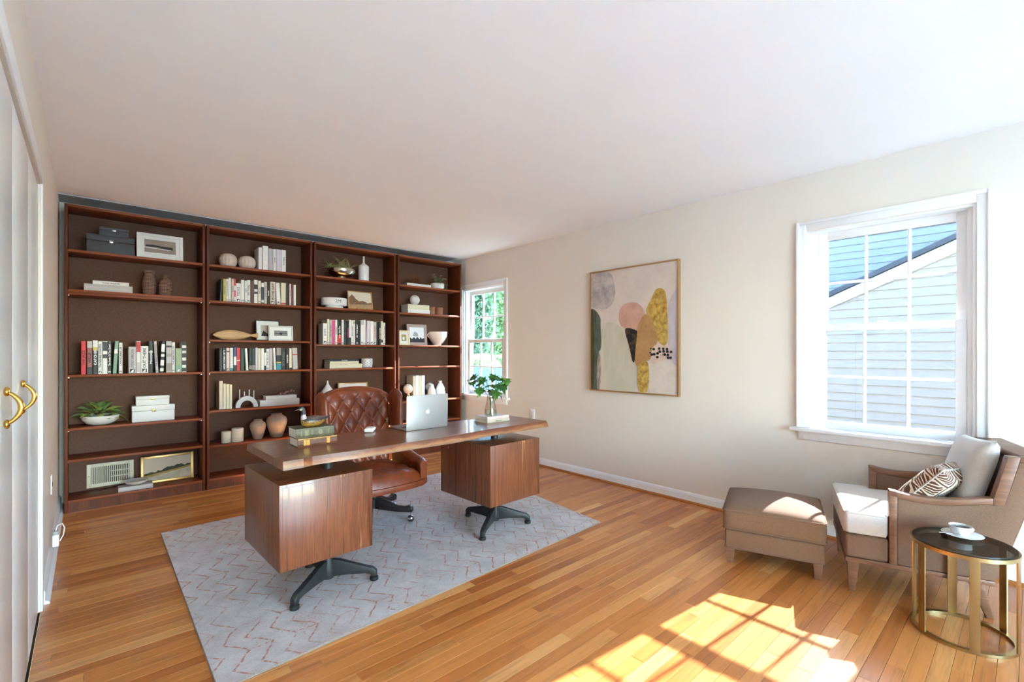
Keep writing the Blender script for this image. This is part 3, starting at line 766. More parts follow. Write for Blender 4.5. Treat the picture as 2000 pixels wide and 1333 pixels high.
M_BRWEAVE = weave_material()
G = plain

def box_lid(name, x0, x1, y0, y1, z, h, mat, label, clasp):
    t = thing(name, label, 'box', ((x0 + x1) / 2, y0, z + 0.0003))
    w = (x1 - x0) / 2; d = y1 - y0
    MB().box(-w, w, 0, d, 0, h * 0.66).build('box_body', mat, t, bevel=0.002)
    MB().box(-w - 0.0015, w + 0.0015, -0.0015, d + 0.0015, h * 0.67, h).build('lid', mat, t, bevel=0.002)
    k = MB().box(-0.012, 0.012, -0.004, -0.0016, h * 0.60, h * 0.74).build('clasp', clasp, t, bevel=0.001)
    MB().sphere((0, -0.005, h * 0.67), 0.003, 8, 6).build('clasp_knob', clasp, k)
    return t
# --- bookcase by the closet, from the top
z = 2.017; yf = YF + 0.03
box_lid('storage_box', fx(169, yf), fx(263, yf), yf, yf + 0.17, z, fz(216, 461, yf) - z, M_SLATE, 'charcoal storage box, the wide lower one, beside the white frame', M_CHROME)
zb = fz(216, 461, yf) + 0.001
box_lid('storage_box', fx(194, yf), fx(251, yf), yf + 0.01, yf + 0.15, zb, fz(222, 445, yf) - zb, M_SLATE, 'small charcoal storage box stacked on the wide one', M_CHROME)
def d1(t, w, a, b, y):
    iw = w - 0.03
    patch(t, [(-iw, a + 0.028), (iw, a + 0.028), (iw, b - 0.028), (-iw, b - 0.028)], y - 0.001, G('picture sand', C(150, 134, 122), 0.8, var=0.1))
    patch(t, [(-iw * 0.92, a + 0.075), (-iw * 0.3, a + 0.077), (iw * 0.2, a + 0.068), (iw * 0.8, a + 0.062), (iw * 0.8, a + 0.086), (iw * 0.1, a + 0.088), (-iw * 0.5, a + 0.094), (-iw * 0.9, a + 0.09)], y - 0.002, ink['k'])
    patch(t, [(-iw, a + 0.066), (iw * 0.7, a + 0.058), (iw * 0.7, a + 0.062), (-iw, a + 0.071)], y - 0.002, ink['w'])
pic_frame('picture_frame', fx(267, yf), fx(358, yf), YF + 0.03, z, fz(312, 458, yf) - z, 0.022, M_MATTE, 'white framed picture of a black brushstroke on the top shelf', 0.08, draw=d1)
z = 1.711; yf = YF + 0.035
flat_book(fx(164, yf), fx(259, yf), yf, 0.17, z + 0.0005, fz(210, 557, yf) - z, 'grey', 'grey book lying flat beside the two woven vases', None)
zb = fz(210, 557, yf) + 0.001
flat_book(fx(181, yf), fx(252, yf), yf + 0.006, 0.15, zb, fz(215, 550, yf) - zb, 'white', 'thin white book on the grey one by the woven vases', 'most sounds')
xa = fx(291.5, YF + .1); r = (fx(306, YF + .1) - fx(278, YF + .1)) / 2; h = fz(292, 530, YF + .1) - z
turned('vase', 'taller woven clay vase with a flared lip', 'vase', xa, YF + 0.09, z, [(r * .8, 0), (r * .95, h * .12), (r, h * .45), (r * .85, h * .72), (r * .68, h * .82), (r * .7, h * .9), (r * .86, h), (r * .76, h), (r * .6, h * .88), (r * .3, h * .8)], M_BRWEAVE, 'woven clay vases')
xa = fx(323.5, YF + .1); r = (fx(337, YF + .1) - fx(310, YF + .1)) / 2; h = fz(323, 538, YF + .1) - z
turned('vase', 'shorter woven clay vase with a narrow neck', 'vase', xa, YF + 0.09, z, [(r * .8, 0), (r * .96, h * .12), (r, h * .5), (r * .82, h * .72), (r * .4, h * .82), (r * .3, h * .9), (r * .38, h), (r * .3, h), (r * .2, h * .85)], M_BRWEAVE, 'woven clay vases')

# leaves
def leaf_mesh(name, outline, fold=0.25, curl=0.3):
    """Leaf along +x, width y, folded on its rib and drooping; outline: half widths along the length."""
    n = len(outline) - 1
    vs, fs = [], []
    for i, wd in enumerate(outline):
        t = i / n; x = t; z = -curl * t * t
        vs += [(x, wd, z + fold * wd), (x, 0, z), (x, -wd, z + fold * wd)]
    for i in range(n):
        a = i * 3; fs += [(a, a + 1, a + 4, a + 3), (a + 1, a + 2, a + 5, a + 4)]
    me = bpy.data.meshes.new(name); me.from_pydata(vs, [], fs); me.update()
    return me
def leaf_obj(me, mat, parent, loc, az, el, roll, size, name='leaf', wide=1.0):
    o = bpy.data.objects.new(name, me); COL.objects.link(o)
    if not me.materials: me.materials.append(mat)
    o.parent = parent; o.location = loc
    o.rotation_euler = (Matrix.Rotation(az, 4, 'Z') @ Matrix.Rotation(-el, 4, 'Y') @ Matrix.Rotation(roll, 4, 'X')).to_euler()
    o.scale = (size, size * wide, size)
    return o
M_SUCC = plain('succulent leaf', C(116, 142, 84), 0.5, var=0.35, scale=16)
M_SUCC2 = plain('succulent leaf pale', C(164, 180, 88), 0.5, var=0.25, scale=16)
M_LEAFG = plain('bright green leaf', C(66, 124, 40), 0.45, var=0.3, scale=20)
M_LEAFD = plain('deep green leaf', C(40, 84, 34), 0.45, var=0.3, scale=20)
M_STEM = plain('green stem', C(86, 100, 52), 0.6, var=0.2)
SUCC = leaf_mesh('succulent_leaf', [0.10, 0.16, 0.24, 0.30, 0.27, 0.34, 0.24, 0.05], 0.35, 0.35)
SUCC2 = leaf_mesh('succulent_leaf', [0.10, 0.17, 0.26, 0.28, 0.36, 0.27, 0.22, 0.05], 0.3, 0.55)
z = 0.645; yc = YF + 0.13
xa = fx(196, yc); r = (fx(234, yc) - fx(157, yc)) / 2; h = 0.075
t = thing('succulent_bowl', 'leafy green succulent in a low white bowl', 'potted plant', (xa, yc, z + 0.0003))
MB().lathe([(r * .4, 0), (r * .7, h * .15), (r * .96, h * .6), (r, h), (r * .93, h), (r * .86, h * .55), (r * .3, h * .3), (0.001, h * .3)], 32).build('bowl', M_MATTE, t, smooth=50)
MB().lathe([(r * .86, h * .7), (0.001, h * .86)], 20).build('soil', plain('dark soil', C(52, 40, 30), 0.9), t)
for k in range(46):
    ring = k / 46
    az = k * 2.399; el = math.radians(14 + 66 * (1 - ring) + rng.uniform(-12, 12))
    s = rng.uniform(0.075, 0.098) * (0.9 + 0.3 * ring) * (0.72 if abs(math.sin(az)) > 0.5 else 1.0)
    leaf_obj(SUCC if k % 3 else SUCC2, M_SUCC if k % 3 else M_SUCC2, t, (math.cos(az) * r * .75 * ring, math.sin(az) * r * .32 * ring, h * 0.9 + 0.07 * (1 - ring)), az, max(el - math.radians(18) * ring * 1.2, -0.12), rng.uniform(-.3, .3), s)
yf = YF + 0.075
box_lid('storage_box', fx(258, yf), fx(341, yf), yf, yf + 0.16, z, fz(300, 792, yf) - z, M_WHITEB, 'white lacquered box, the wide lower one, beside the succulent', M_GOLD)
zb = fz(300, 792, yf) + 0.001
box_lid('storage_box', fx(266, yf), fx(331, yf), yf + 0.01, yf + 0.14, zb, fz(300, 774, yf) - zb, M_WHITEB, 'small white lacquered box stacked on the wide white one', M_GOLD)
# wall vent at the foot, painting, book and bowl
z = 0.095
yv = YCB - 0.0075
t = thing('vent_register', 'cream metal air vent with vertical slats behind the lowest shelf', 'vent', (0, yv, 0))
x0, x1 = fx(169, yv), fx(261, yv); z0v, z1v = fz(215, 948, yv), fz(215, 903, yv)
M_VENT = plain('cream vent enamel', C(222, 212, 186), 0.45, var=0.04)
fw = 0.028
MB().box(x0, x1, -0.004, 0, z0v, z1v).build('backing', M_DARK, t)
for a, b, c, d in ((x0, x0 + fw, z0v, z1v), (x1 - fw, x1, z0v, z1v), (x0 + fw, x1 - fw, z0v, z0v + fw), (x0 + fw, x1 - fw, z1v - fw, z1v)):
    MB().box(a, b, -0.012, -0.0042, c, d).build('frame', M_VENT, t, bevel=0.002)
ns = 20
for k in range(ns):
    xk = x0 + fw + (x1 - x0 - 2 * fw) * (k + 0.5) / ns
    MB().box(xk - 0.0032, xk + 0.0032, -0.011, -0.0045, z0v + fw, z1v - fw).build('slat', M_VENT, t)
for k in (2, 4):
    zz = z0v + fw + (z1v - z0v - 2 * fw) * k / 6
    MB().box(x0 + (x1 - x0) * 0.5, x1 - fw, -0.008, -0.005, zz - 0.0025, zz + 0.0025).build('slat', M_VENT, t)
for xs in (x0 + fw / 2, x1 - fw / 2):
    MB().sphere((xs, -0.012, (z0v + z1v) / 2), 0.004, 8, 6).build('screw', M_BRASS, t)
M_GILT = plain('gilt frame', C(186, 148, 92), 0.35, 0.6, var=0.12, scale=30)
def d2(t, w, a, b, y):
    H_ = b - a
    patch(t, [(-w, a), (w, a), (w, b), (-w, b)], y - 0.0008, G('pale dusk sky', C(206, 192, 172), 0.8, var=0.05, scale=6))
    patch(t, [(-w, a), (w, a), (w, a + H_ * .42), (w * .3, a + H_ * .3), (-w * .4, a + H_ * .22), (-w, a + H_ * .12)], y - 0.0016, G('painted fields', C(186, 178, 160), 0.8, var=0.18, scale=18))
    patch(t, [(-w, a + H_ * .12), (-w * .2, a + H_ * .26), (w, a + H_ * .44), (w, a + H_ * .54), (w * .2, a + H_ * .42), (-w, a + H_ * .24)], y - 0.0022, G('painted meadow', C(168, 140, 80), 0.8, var=0.2, scale=20))
    rr = random.Random(3)
    top = [(-w + 2 * w * k / 24, a + H_ * (.30 + .26 * k / 24 + rr.uniform(0, .08) + (.06 if 10 < k < 20 else 0))) for k in range(25)]
    patch(t, [(-w, a + H_ * .24), (w, a + H_ * .52)] + top[::-1], y - 0.0028, G('painted trees', C(66, 70, 54), 0.8, var=0.4, scale=30))
yf = YF + 0.16
pic_frame('landscape_painting', fx(275, yf), fx(379, yf), yf, z, fz(330, 889, yf) - z, 0.022, M_GILT, 'gilt framed field landscape leaning in the lowest shelf by the vent', 0.12, 0.025, draw=d2, cat='painting')
yf = YF + 0.02
flat_book(fx(231, yf), fx(299, yf), yf, 0.11, z + 0.0005, 0.034, 'grey', 'pale grey book lying flat under the marble dish', None)
xa = fx(266, yf + .05); r = (fx(291, yf + .05) - fx(242, yf + .05)) / 2
tag(MB().lathe([(r * .35, 0), (r * .75, 0.012), (r * .98, 0.032), (r, 0.036), (r * .94, 0.036), (r * .7, 0.02), (0.001, 0.014)], 30).build('dish', plain('marble', C(216, 210, 202), 0.3, var=0.08, scale=14), None, (xa, yf + 0.055, z + 0.0352), smooth=50), 'shallow marble dish resting on the flat grey book', 'dish')

# --- bookcase with the wooden fish
z = 2.018; yc = YF + 0.07
def ribbed(xp0, xp1, pt, label):
    x0, x1 = fx(xp0, yc), fx(xp1, yc); r = (x1 - x0) / 2; h = fz((xp0 + xp1) / 2, pt, yc) - z
    mb = MB(); n = 48
    prof = [(0.55, 0), (0.82, .12), (0.97, .32), (1.0, .5), (0.95, .7), (0.78, .88), (0.45, 1.0), (0.12, .97), (0.02, .93)]
    vs, fs = [], []
    for pr, pz in prof:
        for k in range(n):
            a = 2 * math.pi * k / n; rr = r * pr * (1 + 0.045 * math.cos(a * 16))
            vs.append((rr * math.cos(a), rr * math.sin(a), h * pz))
    for i in range(len(prof) - 1):
        for k in range(n): fs.append((i * n + k, i * n + (k + 1) % n, (i + 1) * n + (k + 1) % n, (i + 1) * n + k))
    fs.append(tuple(range(n))[::-1]); fs.append(tuple(range((len(prof) - 1) * n, len(prof) * n)))
    mb.add(vs, fs)
    tag(mb.build('ribbed_vase', M_RIB, None, ((x0 + x1) / 2, yc + 0.005, z + 0.0003), smooth=60), label, 'vase', 'round ribbed vases')
ribbed(428, 463, 496, 'round ribbed pale vase on the left of the pair, near the white books')
ribbed(466, 499, 501, 'round ribbed pale vase touching the row of white books')
yf = YF + 0.03
for i, (a, b, tp, c) in enumerate(((505, 512.5, 484, 'white'), (513.5, 524, 481, 'white'), (524.5, 533, 486, 'grey'), (533.4, 539, 487, 'white'), (539.4, 549, 488, 'lilac'), (549.4, 558.5, 489, 'white'))):
    x0, x1 = fx(a, yf), fx(b, yf)
    book((x0 + x1) / 2, z + 0.0008, x1 - x0 - 0.001, fz((a + b) / 2, tp, yf) - z, 0.16, yf, c, '%s book from the ribbed vases, %s, in the short pale row on top' % (ORD[i], c), 'pale books beside the ribbed vases', 0, 'notes' if i in (3, 5) else None, 'g', False)
z = 1.341; yc = YF + 0.05
x0, x1 = fx(417, yc), fx(505, yc); zt = fz(460, 645, yc) - z
mb = MB(); prof = []
nseg = 22
pts, rad = [], []
for k in range(nseg + 1):
    t_ = k / nseg
    body = math.sin(math.pi * min(1, t_ / 0.86) ** 0.85) ** 0.75 if t_ < 0.80 else 0
    hgt = zt / 2 * max(body, 0.10)
    if t_ >= 0.78: hgt = zt / 2 * (0.22 + 0.32 * max(0, (t_ - 0.86) / 0.14))
    pts.append(((x0 + (x1 - x0) * t_) - (x0 + x1) / 2, 0, 0)); rad.append(hgt)
mb.tube(pts, rad, 14)
for i, v in enumerate(mb.v): mb.v[i] = (v[0], v[1] * 0.42, v[2] + zt / 2)
t = tag(mb.build('wooden_fish', wood('pale carved wood', [(0.3, C(176, 132, 84)), (0.7, C(222, 186, 138))], 'X', 2, 0.55), None, ((x0 + x1) / 2, yc + 0.02, z + 0.0003), smooth=50), 'carved pale wood fish in front of the two small frames', 'ornament')
def d3(t, w, a, b, y):
    H_ = b - a
    patch(t, [(-w, a), (w, a), (w, b), (-w, b)], y - 0.0006, ink['w'])
    patch(t, [(-w * .6, a + H_ * .2), (w * .6, a + H_ * .2), (w * .6, b - H_ * .22), (-w * .6, b - H_ * .22)], y - 0.0012, G('print grey', C(190, 182, 168), 0.8))
    patch(t, [(-w * .6, a + H_ * .2), (w * .6, a + H_ * .2), (w * .6, a + H_ * .3), (w * .1, a + H_ * .26), (-w * .4, a + H_ * .5)], y - 0.0018, ink['k'])
def d4(t, w, a, b, y):
    H_ = b - a
    patch(t, [(-w, a), (w, a), (w, b), (-w, b)], y - 0.0006, ink['w'])
    patch(t, [(-w * .62, a + H_ * .28), (w * .62, a + H_ * .28), (w * .62, b - H_ * .28), (-w * .62, b - H_ * .28)], y - 0.0012, G('print mid grey', C(136, 132, 130), 0.8, var=.2, scale=40))
    patch(t, [(-w * .6, a + H_ * .45), (w * .6, a + H_ * .45), (w * .6, a + H_ * .5), (-w * .6, a + H_ * .5)], y - 0.0018, ink['k'])
    patch(t, [(w * .16 * math.cos(q * .63), a + H_ * .48 + H_ * .1 * math.sin(q * .63)) for q in range(10)], y - 0.0022, ink['k'])
yf = YF + 0.14
pic_frame('picture_frame', fx(500, yf), fx(547, yf), yf, z, fz(522, 626, yf) - z, 0.008, ink['k'], 'thin black frame with a mountain print, behind the silver frame', 0.1, 0.015, draw=d3)
yf = YF + 0.045
pic_frame('picture_frame', fx(525, yf), fx(573, yf), yf, z, fz(550, 637, yf) - z, 0.014, plain('silver white frame', C(206, 202, 200), 0.4), 'silver white frame with a grey print, before the black frame', 0.1, 0.015, draw=d4)
z = 0.705; yf = YF + 0.05
for i, (a, b, tp) in enumerate(((428, 435.5, 745), (436, 442, 750), (442.3, 448, 751), (448.3, 453.5, 752))):
    x0, x1 = fx(a, yf), fx(b, yf)
    book((x0 + x1) / 2, z + 0.0008, x1 - x0 - 0.001, fz((a + b) / 2, tp, yf) - z, 0.15, yf, 'cream' if i else 'beige', '%s of four cream books beside the white arch' % ORD[i], 'cream books beside the arch', 0, None, 'g', False)
x0, x1 = fx(460, yf + .05), fx(503.5, yf + .05); R = (x1 - x0) / 2
t = thing('arch_candle_holder', 'white arch shaped holder with four thin candles', 'candle holder', ((x0 + x1) / 2, yf + 0.06, z + 0.0003))
pts = [(R * math.cos(math.pi * k / 20), R * 1.12 * math.sin(math.pi * k / 20)) for k in range(21)] + [(R * .6 * math.cos(math.pi * (20 - k) / 20), R * .68 * math.sin(math.pi * (20 - k) / 20)) for k in range(21)]
mb = MB()
n_ = 21
for k in range(20):
    a, b = pts[k], pts[k + 1]; c, d = pts[41 - k], pts[40 - k]
    mb.hexa([(a[0], -0.022, a[1]), (b[0], -0.022, b[1]), (d[0], -0.022, d[1]), (c[0], -0.022, c[1])], [(a[0], 0.022, a[1]), (b[0], 0.022, b[1]), (d[0], 0.022, d[1]), (c[0], 0.022, c[1])])
weld(mb.build('arch', M_MATTE, t))
for k, (ax_, hh) in enumerate(((-0.62, 0.085), (-0.2, 0.045), (0.24, 0.062), (0.66, 0.075))):
    zb = R * 1.12 * math.sqrt(1 - ax_ ** 2) - 0.002
    MB().lathe([(0.0045, 0), (0.0045, hh), (0.002, hh + 0.003)], 10, (ax_ * R, 0, zb)).build('candle', M_CERAMIC, t)
flat_book(fx(508, yf), fx(585, yf), yf, 0.14, z + 0.0005, fz(545, 781, yf) - z, 'white', 'large white book lying flat under the dried blossom', None)
zb = fz(545, 781, yf) + 0.001
flat_book(fx(520, yf), fx(580, yf), yf + 0.01, 0.12, zb, fz(550, 773, yf) - zb, 'white', 'smaller white book lying flat directly beneath the dried blossom', None)
zc = fz(550, 773, yf) + 0.001
t = thing('dried_blossom', 'sprig of dusty pink dried blossom lying on the white books', 'dried flowers', (fx(560, yf), yf + 0.05, zc))
MB().tube([(-0.05, 0, 0.004), (0, 0.01, 0.012), (0.05, 0, 0.02), (0.075, -0.005, 0.036)], 0.0018, 6).build('stem', plain('dry stem', C(110, 84, 66), 0.8), t)
M_BLOSS = plain('dusty pink petals', C(176, 124, 116), 0.8, var=0.25, scale=40)
for k in range(22):
    a = rng.uniform(-0.055, 0.08)
    MB().sphere((a, rng.uniform(-0.025, 0.025), 0.012 + max(0, a) * 0.35 + rng.uniform(-0.006, 0.014)), rng.uniform(0.006, 0.010), 7, 5).build('blossom', M_BLOSS, t, smooth=60)
z = 0.392; yc = YF + 0.09
for a, b, tp, lab in ((432, 451.5, 843, 'shorter white pillar candle on the low shelf'), (452, 475.5, 836.5, 'taller white pillar candle on the low shelf')):
    x0, x1 = fx(a, yc), fx(b, yc); r = (x1 - x0) / 2; h = fz((a + b) / 2, tp, yc) - z
    t = thing('pillar_candle', lab, 'candle', ((x0 + x1) / 2, yc, z + 0.0003), group='white pillar candles')
    MB().lathe([(r * .98, 0), (r, 0.003), (r, h - 0.004), (r * .93, h), (r * .8, h - 0.003), (0.001, h - 0.005)], 28).build('wax', M_CREAMP, t, smooth=50)
    MB().lathe([(0.0015, h - 0.006), (0.0012, h + 0.006)], 6).build('wick', ink['k'], t)
for a, b, tp, lab in ((488, 520, 820, 'smaller round shouldered stoneware jar'), (520.5, 561, 808, 'larger round shouldered stoneware jar')):
    x0, x1 = fx(a, yc), fx(b, yc); r = (x1 - x0) / 2; h = fz((a + b) / 2, tp, yc) - z
    turned('stoneware_jar', lab + ' beside the candles', 'vase', (x0 + x1) / 2, yc + 0.01, z, [(r * .5, 0), (r * .62, h * .1), (r * .92, h * .5), (r, h * .68), (r * .9, h * .82), (r * .55, h * .93), (r * .48, h * .96), (r * .54, h), (r * .46, h), (r * .38, h * .93), (r * .2, h * .9)], M_STONE, 'stoneware jars on the low shelf')

# --- bookcase behind the chair
z = 2.021; yc = YF + 0.11
x0, x1 = fx(640, yc), fx(692, yc); r = (x1 - x0) / 2; h = 0.105
t = thing('silver_planter', 'silver footed bowl overflowing with spiky pale air plants', 'potted plant', ((x0 + x1) / 2, yc, z + 0.0003))
MB().lathe([(r * .45, 0), (r * .4, h * .12), (r * .8, h * .35), (r, h * .7), (r * .98, h), (r * .9, h), (r * .85, h * .6), (0.001, h * .4)], 30).build('bowl', plain('hammered silver', C(190, 184, 170), 0.2, 1.0, var=0.1, scale=60, bump=0.4, bscale=90), t, smooth=50)
AIR = leaf_mesh('air_plant_leaf', [0.05, 0.045, 0.03, 0.02, 0.004], 0.6, 0.5)
M_AIR = plain('air plant leaf', C(176, 168, 116), 0.7, var=0.25, scale=30)
for cl, (ox, oz) in enumerate(((-0.12, 0.015), (0.0, 0.04), (0.07, 0.015))):
    for k in range(40):
        leaf_obj(AIR, M_AIR, t, (ox + rng.uniform(-.02, .02), rng.uniform(-.03, .03), h * .95 + oz), rng.uniform(0, 6.28), math.radians(rng.uniform(-15, 75)), rng.uniform(-.5, .5), rng.uniform(0.08, 0.13), 'air_plant_leaf', 1.4)
x0, x1 = fx(701.5, yc - .05), fx(720.5, yc - .05); r = (x1 - x0) / 2; h = fz(713, 501, yc - .05) - z
turned('bottle_vase', 'tall white bottle vase with a thin neck', 'vase', (x0 + x1) / 2, yc - 0.04, z, [(r * .97, 0), (r, 0.004), (r, h * .56), (r * .85, h * .62), (r * .4, h * .68), (r * .18, h * .74), (r * .16, h * .95), (r * .2, h), (r * .12, h), (r * .1, h * .9)], M_CERAMIC)
z = 1.699; yf = YF + 0.02
x0, x1 = fx(631, yf + .07), fx(680, yf + .07); r = (x1 - x0) / 2; h = fz(655, 581, yf) - z
t = thing('round_box', 'round white pedestal box with fine black script', 'box', ((x0 + x1) / 2, yf + r * .82 + 0.004, z + 0.0003))
MB().lathe([(r * .68, 0), (r * .7, 0.003), (r * .68, h * .26)], 32, sy=0.82).build('foot', M_CERAMIC, t, smooth=40)
MB().lathe([(r * .97, h * .262), (r, h * .3), (r, h * .96), (r * .97, h)], 40, sy=0.82).build('drum', M_CERAMIC, t, smooth=40)
lettering('2M', ink['g'], t, (0, -r * .82 - 0.0006, h * .65), FRONT, h * .34, None, 'script')
def d5(t, w, a, b, y):
    H_ = b - a
    patch(t, [(-w, a), (w, a), (w, b), (-w, b)], y - 0.0006, G('painted haze', C(214, 204, 186), 0.8, var=.05))
    patch(t, [(-w, a), (w, a), (w, a + H_ * .3), (-w, a + H_ * .25)], y - 0.0012, G('painted ochre bank', C(170, 140, 104), 0.8, var=.25, scale=40))
    rr = random.Random(5)
    top = [(-w + 2 * w * k / 20, a + H_ * (.34 + (0.45 * max(0, 1 - abs(k - 3) / 6)) + .12 * max(0, 1 - abs(k - 12) / 4) + rr.uniform(0, .06))) for k in range(21)]
    patch(t, [(-w, a + H_ * .2), (w, a + H_ * .26)] + top[::-1], y - 0.0018, G('painted russet trees', C(130, 98, 76), 0.8, var=.35, scale=50))
yf = YF + 0.05
t = pic_frame('landscape_painting', fx(681, yf), fx(729, yf), yf, z + 0.004, fz(703, 569, yf) - z, 0.012, M_GILT, 'small russet landscape on a black easel beside the round box', 0.2, 0.012, draw=d5, cat='painting')
e = thing('small_easel', 'black metal easel holding the russet landscape', 'easel', ((fx(681, yf) + fx(729, yf)) / 2, yf, z + 0.0003))
for s in (-1, 1):
    MB().tube([(s * 0.055, -0.016, 0.0165), (s * 0.055, -0.020, 0.004), (s * 0.055, -0.004, 0.0022), (s * 0.055, 0.06, 0.0022)], 0.0018, 6).build('leg', ink['k'], e)
MB().tube([(-0.055, 0.06, 0.0022), (0.055, 0.06, 0.0022)], 0.0018, 6).build('crossbar', ink['k'], e)
z = 1.057; yf = YF + 0.03
zc = z
for i, (a, b, tp, c, txt, lab) in enumerate(((644, 707.5, 711, 'cream', None, 'large cream book, bottom of the pile beside the patterned cup'), (645, 701, 706, 'cream', None, 'middle cream book in the pile beside the patterned cup'), (645, 701, 702.3, 'navy', 'Remarkable', 'thin navy book, top of the pile beside the patterned cup'))):
    zt = fz(670, tp, yf)
    flat_book(fx(a, yf), fx(b, yf), yf + 0.003 * i, 0.17, zc + 0.0005, zt - zc - 0.0008, c, lab, txt, 'w', tsize=0.5); zc = zt
def trellis():
    m, nt, b = new_mat('trellis glaze')
    v = coords(nt, 'Object'); x, y, zz = sep(nt, v)
    ang = math_(nt, 'MULTIPLY', math_(nt, 'ARCTAN2', y, x), 5)
    hz = math_(nt, 'MULTIPLY', zz, 170)
    k = math_(nt, 'MULTIPLY', math_(nt, 'SINE', math_(nt, 'ADD', ang, hz)), math_(nt, 'SINE', math_(nt, 'SUBTRACT', ang, hz)))
    k = math_(nt, 'ABSOLUTE', k)
    L(nt, ramp(nt, k, [(0.10, C(60, 62, 78)), (0.2, C(228, 224, 220))]), b.inputs['Base Color'])
    b.inputs['Roughness'].default_value = 0.3
    return m
x0, x1 = fx(708.5, yf + .04), fx(729.5, yf + .04); r = (x1 - x0) / 2; h = fz(719, 701, yf) - z
turned('patterned_cup', 'white cup with a dark trellis pattern beside the book pile', 'cup', (x0 + x1) / 2, yf + r + 0.01, z, [(r * .75, 0), (r * .9, 0.004), (r, h * .5), (r * .96, h), (r * .88, h), (r * .9, h * .5), (0.001, 0.01)], trellis())
z = 0.655; yc = YF + 0.12
x0, x1 = fx(622, yc), fx(650, yc); r = (x1 - x0) / 2
turned('gourd_vase', 'white teardrop vase half hidden by the leather chair back', 'vase', (x0 + x1) / 2 + 0.02, yc, z, [(r * .5, 0), (r * 1.0, 0.03), (r * 1.15, 0.09), (r * .95, 0.15), (r * .45, 0.2), (r * .15, 0.235), (r * .1, 0.262), (r * .12, 0.27), (r * .05, 0.27), (r * .04, 0.25)], M_CERAMIC)
yf = YF + 0.13
pic_frame('picture_frame', fx(662, yf), fx(720, yf), yf, z, fz(690, 748, yf) - z, 0.012, M_GILT, 'gold edged white print showing above the leather chair back', 0.1, 0.015)

# --- bookcase by the window
z = 2.018; yf = YF + 0.03
flat_book(fx(795, yf), fx(842, yf), yf, 0.15, z + 0.0005, 0.033, 'white', 'single white book lying flat under the bronze spiky ball', None)
t = thing('spiky_ornament', 'bronze spiky burr ornament on the flat white book', 'ornament', (fx(810, yf + .07), yf + 0.07, z + 0.0345))
M_BRONZE = plain('bronze', C(120, 72, 46), 0.4, 0.6, var=0.2)
MB().sphere((0, 0, 0.045), 0.022, 12, 8).build('core', M_BRONZE, t, smooth=60)
for k in range(60):
    zz = 1 - 2 * (k + .5) / 60; a = k * 2.399; q = math.sqrt(1 - zz * zz)
    d = Vector((q * math.cos(a), q * math.sin(a), zz))
    if zz < -0.55: continue
    MB().tube([Vector((0, 0, 0.045)) + d * 0.02, Vector((0, 0, 0.045)) + d * 0.066], [0.004, 0.0009], 5).build('spike', M_BRONZE, t)
xa = fx(855, yf + .05); r = (fx(867, yf + .05) - fx(844.5, yf + .05)) / 2; h = 0.07
t = thing('potted_plant', 'small leafy plant in a pale round pot by the window wall', 'potted plant', (xa, yf + 0.06, z + 0.0003))
MB().lathe([(r * .85, 0), (r, h * .3), (r, h * .9), (r * .94, h), (r * .86, h), (r * .8, h * .8), (0.001, h * .8)], 26).build('pot', M_MATTE, t, smooth=50)
SMALL = leaf_mesh('small_leaf', [0.05, 0.25, 0.36, 0.3, 0.04], 0.3, 0.3)
M_SAGE = plain('sage leaf', C(150, 160, 112), 0.6, var=0.3, scale=30)
for s_ in range(9):
    az = s_ * 0.75; ln = rng.uniform(0.10, 0.17); el = rng.uniform(0.5, 1.3) if s_ % 3 else 0.15
    pts = [(0.02 * math.cos(az), 0.02 * math.sin(az), h)]
    for k in range(1, 6):
        q = k / 5
        pts.append((math.cos(az) * ln * q * math.cos(el), math.sin(az) * ln * q * math.cos(el) * 0.6, h + ln * q * math.sin(el) - 0.03 * q * q))
    st = MB().tube(pts, 0.0015, 5).build('stem', M_STEM, t)
    for k in range(1, 6):
        for sd in (-1, 1):
            leaf_obj(SMALL, M_SAGE, t, pts[k], az + sd * 1.0 + rng.uniform(-.3, .3), rng.uniform(0, .6), 0, rng.uniform(0.026, 0.038))
z = 1.695
zc = z
for i, (a, b, tp) in enumerate(((797, 840, 605), (797, 839, 595.5))):
    zt = fz(818, tp, yf)
    flat_book(fx(a, yf), fx(b, yf), yf + 0.003 * i, 0.17, zc + 0.0005, zt - zc - 0.0008, 'cream' if i else 'white', ['white book lying flat beneath the cream one, under the sphere', 'cream book lying flat directly under the pale sphere'][i], None); zc = zt
r = (fx(818.5, yf + .07) - fx(801.5, yf + .07)) / 2
tag(MB().sphere((0, 0, r), r, 22, 14).build('stone_sphere', M_MATTE, None, (fx(810, yf + .07), yf + 0.07, zc + 0.0003), smooth=60), 'pale stone sphere on the flat cream books', 'ornament')
M_POTW = wood('turned wood', [(0.3, C(104, 58, 30)), (0.7, C(164, 102, 60))], 'Z', 2, 0.5)
for a, b, lab in ((840.5, 853, 'turned wooden pot touching the flat books'), (854, 869, 'turned wooden pot farther from the flat books')):
    x0, x1 = fx(a, yf + .03), fx(b, yf + .03); r = (x1 - x0) / 2; h = fz(855, 600.5, yf + .03) - z
    turned('wooden_pot', lab, 'pot', (x0 + x1) / 2, yf + 0.03 + r, z, [(r * .95, 0), (r, h * .1), (r * .93, h * .5), (r, h * .9), (r * .95, h), (r * .8, h), (r * .78, h * .2), (0.001, h * .15)], M_POTW, 'turned wooden pots')
z = 1.312; yf = YF + 0.05
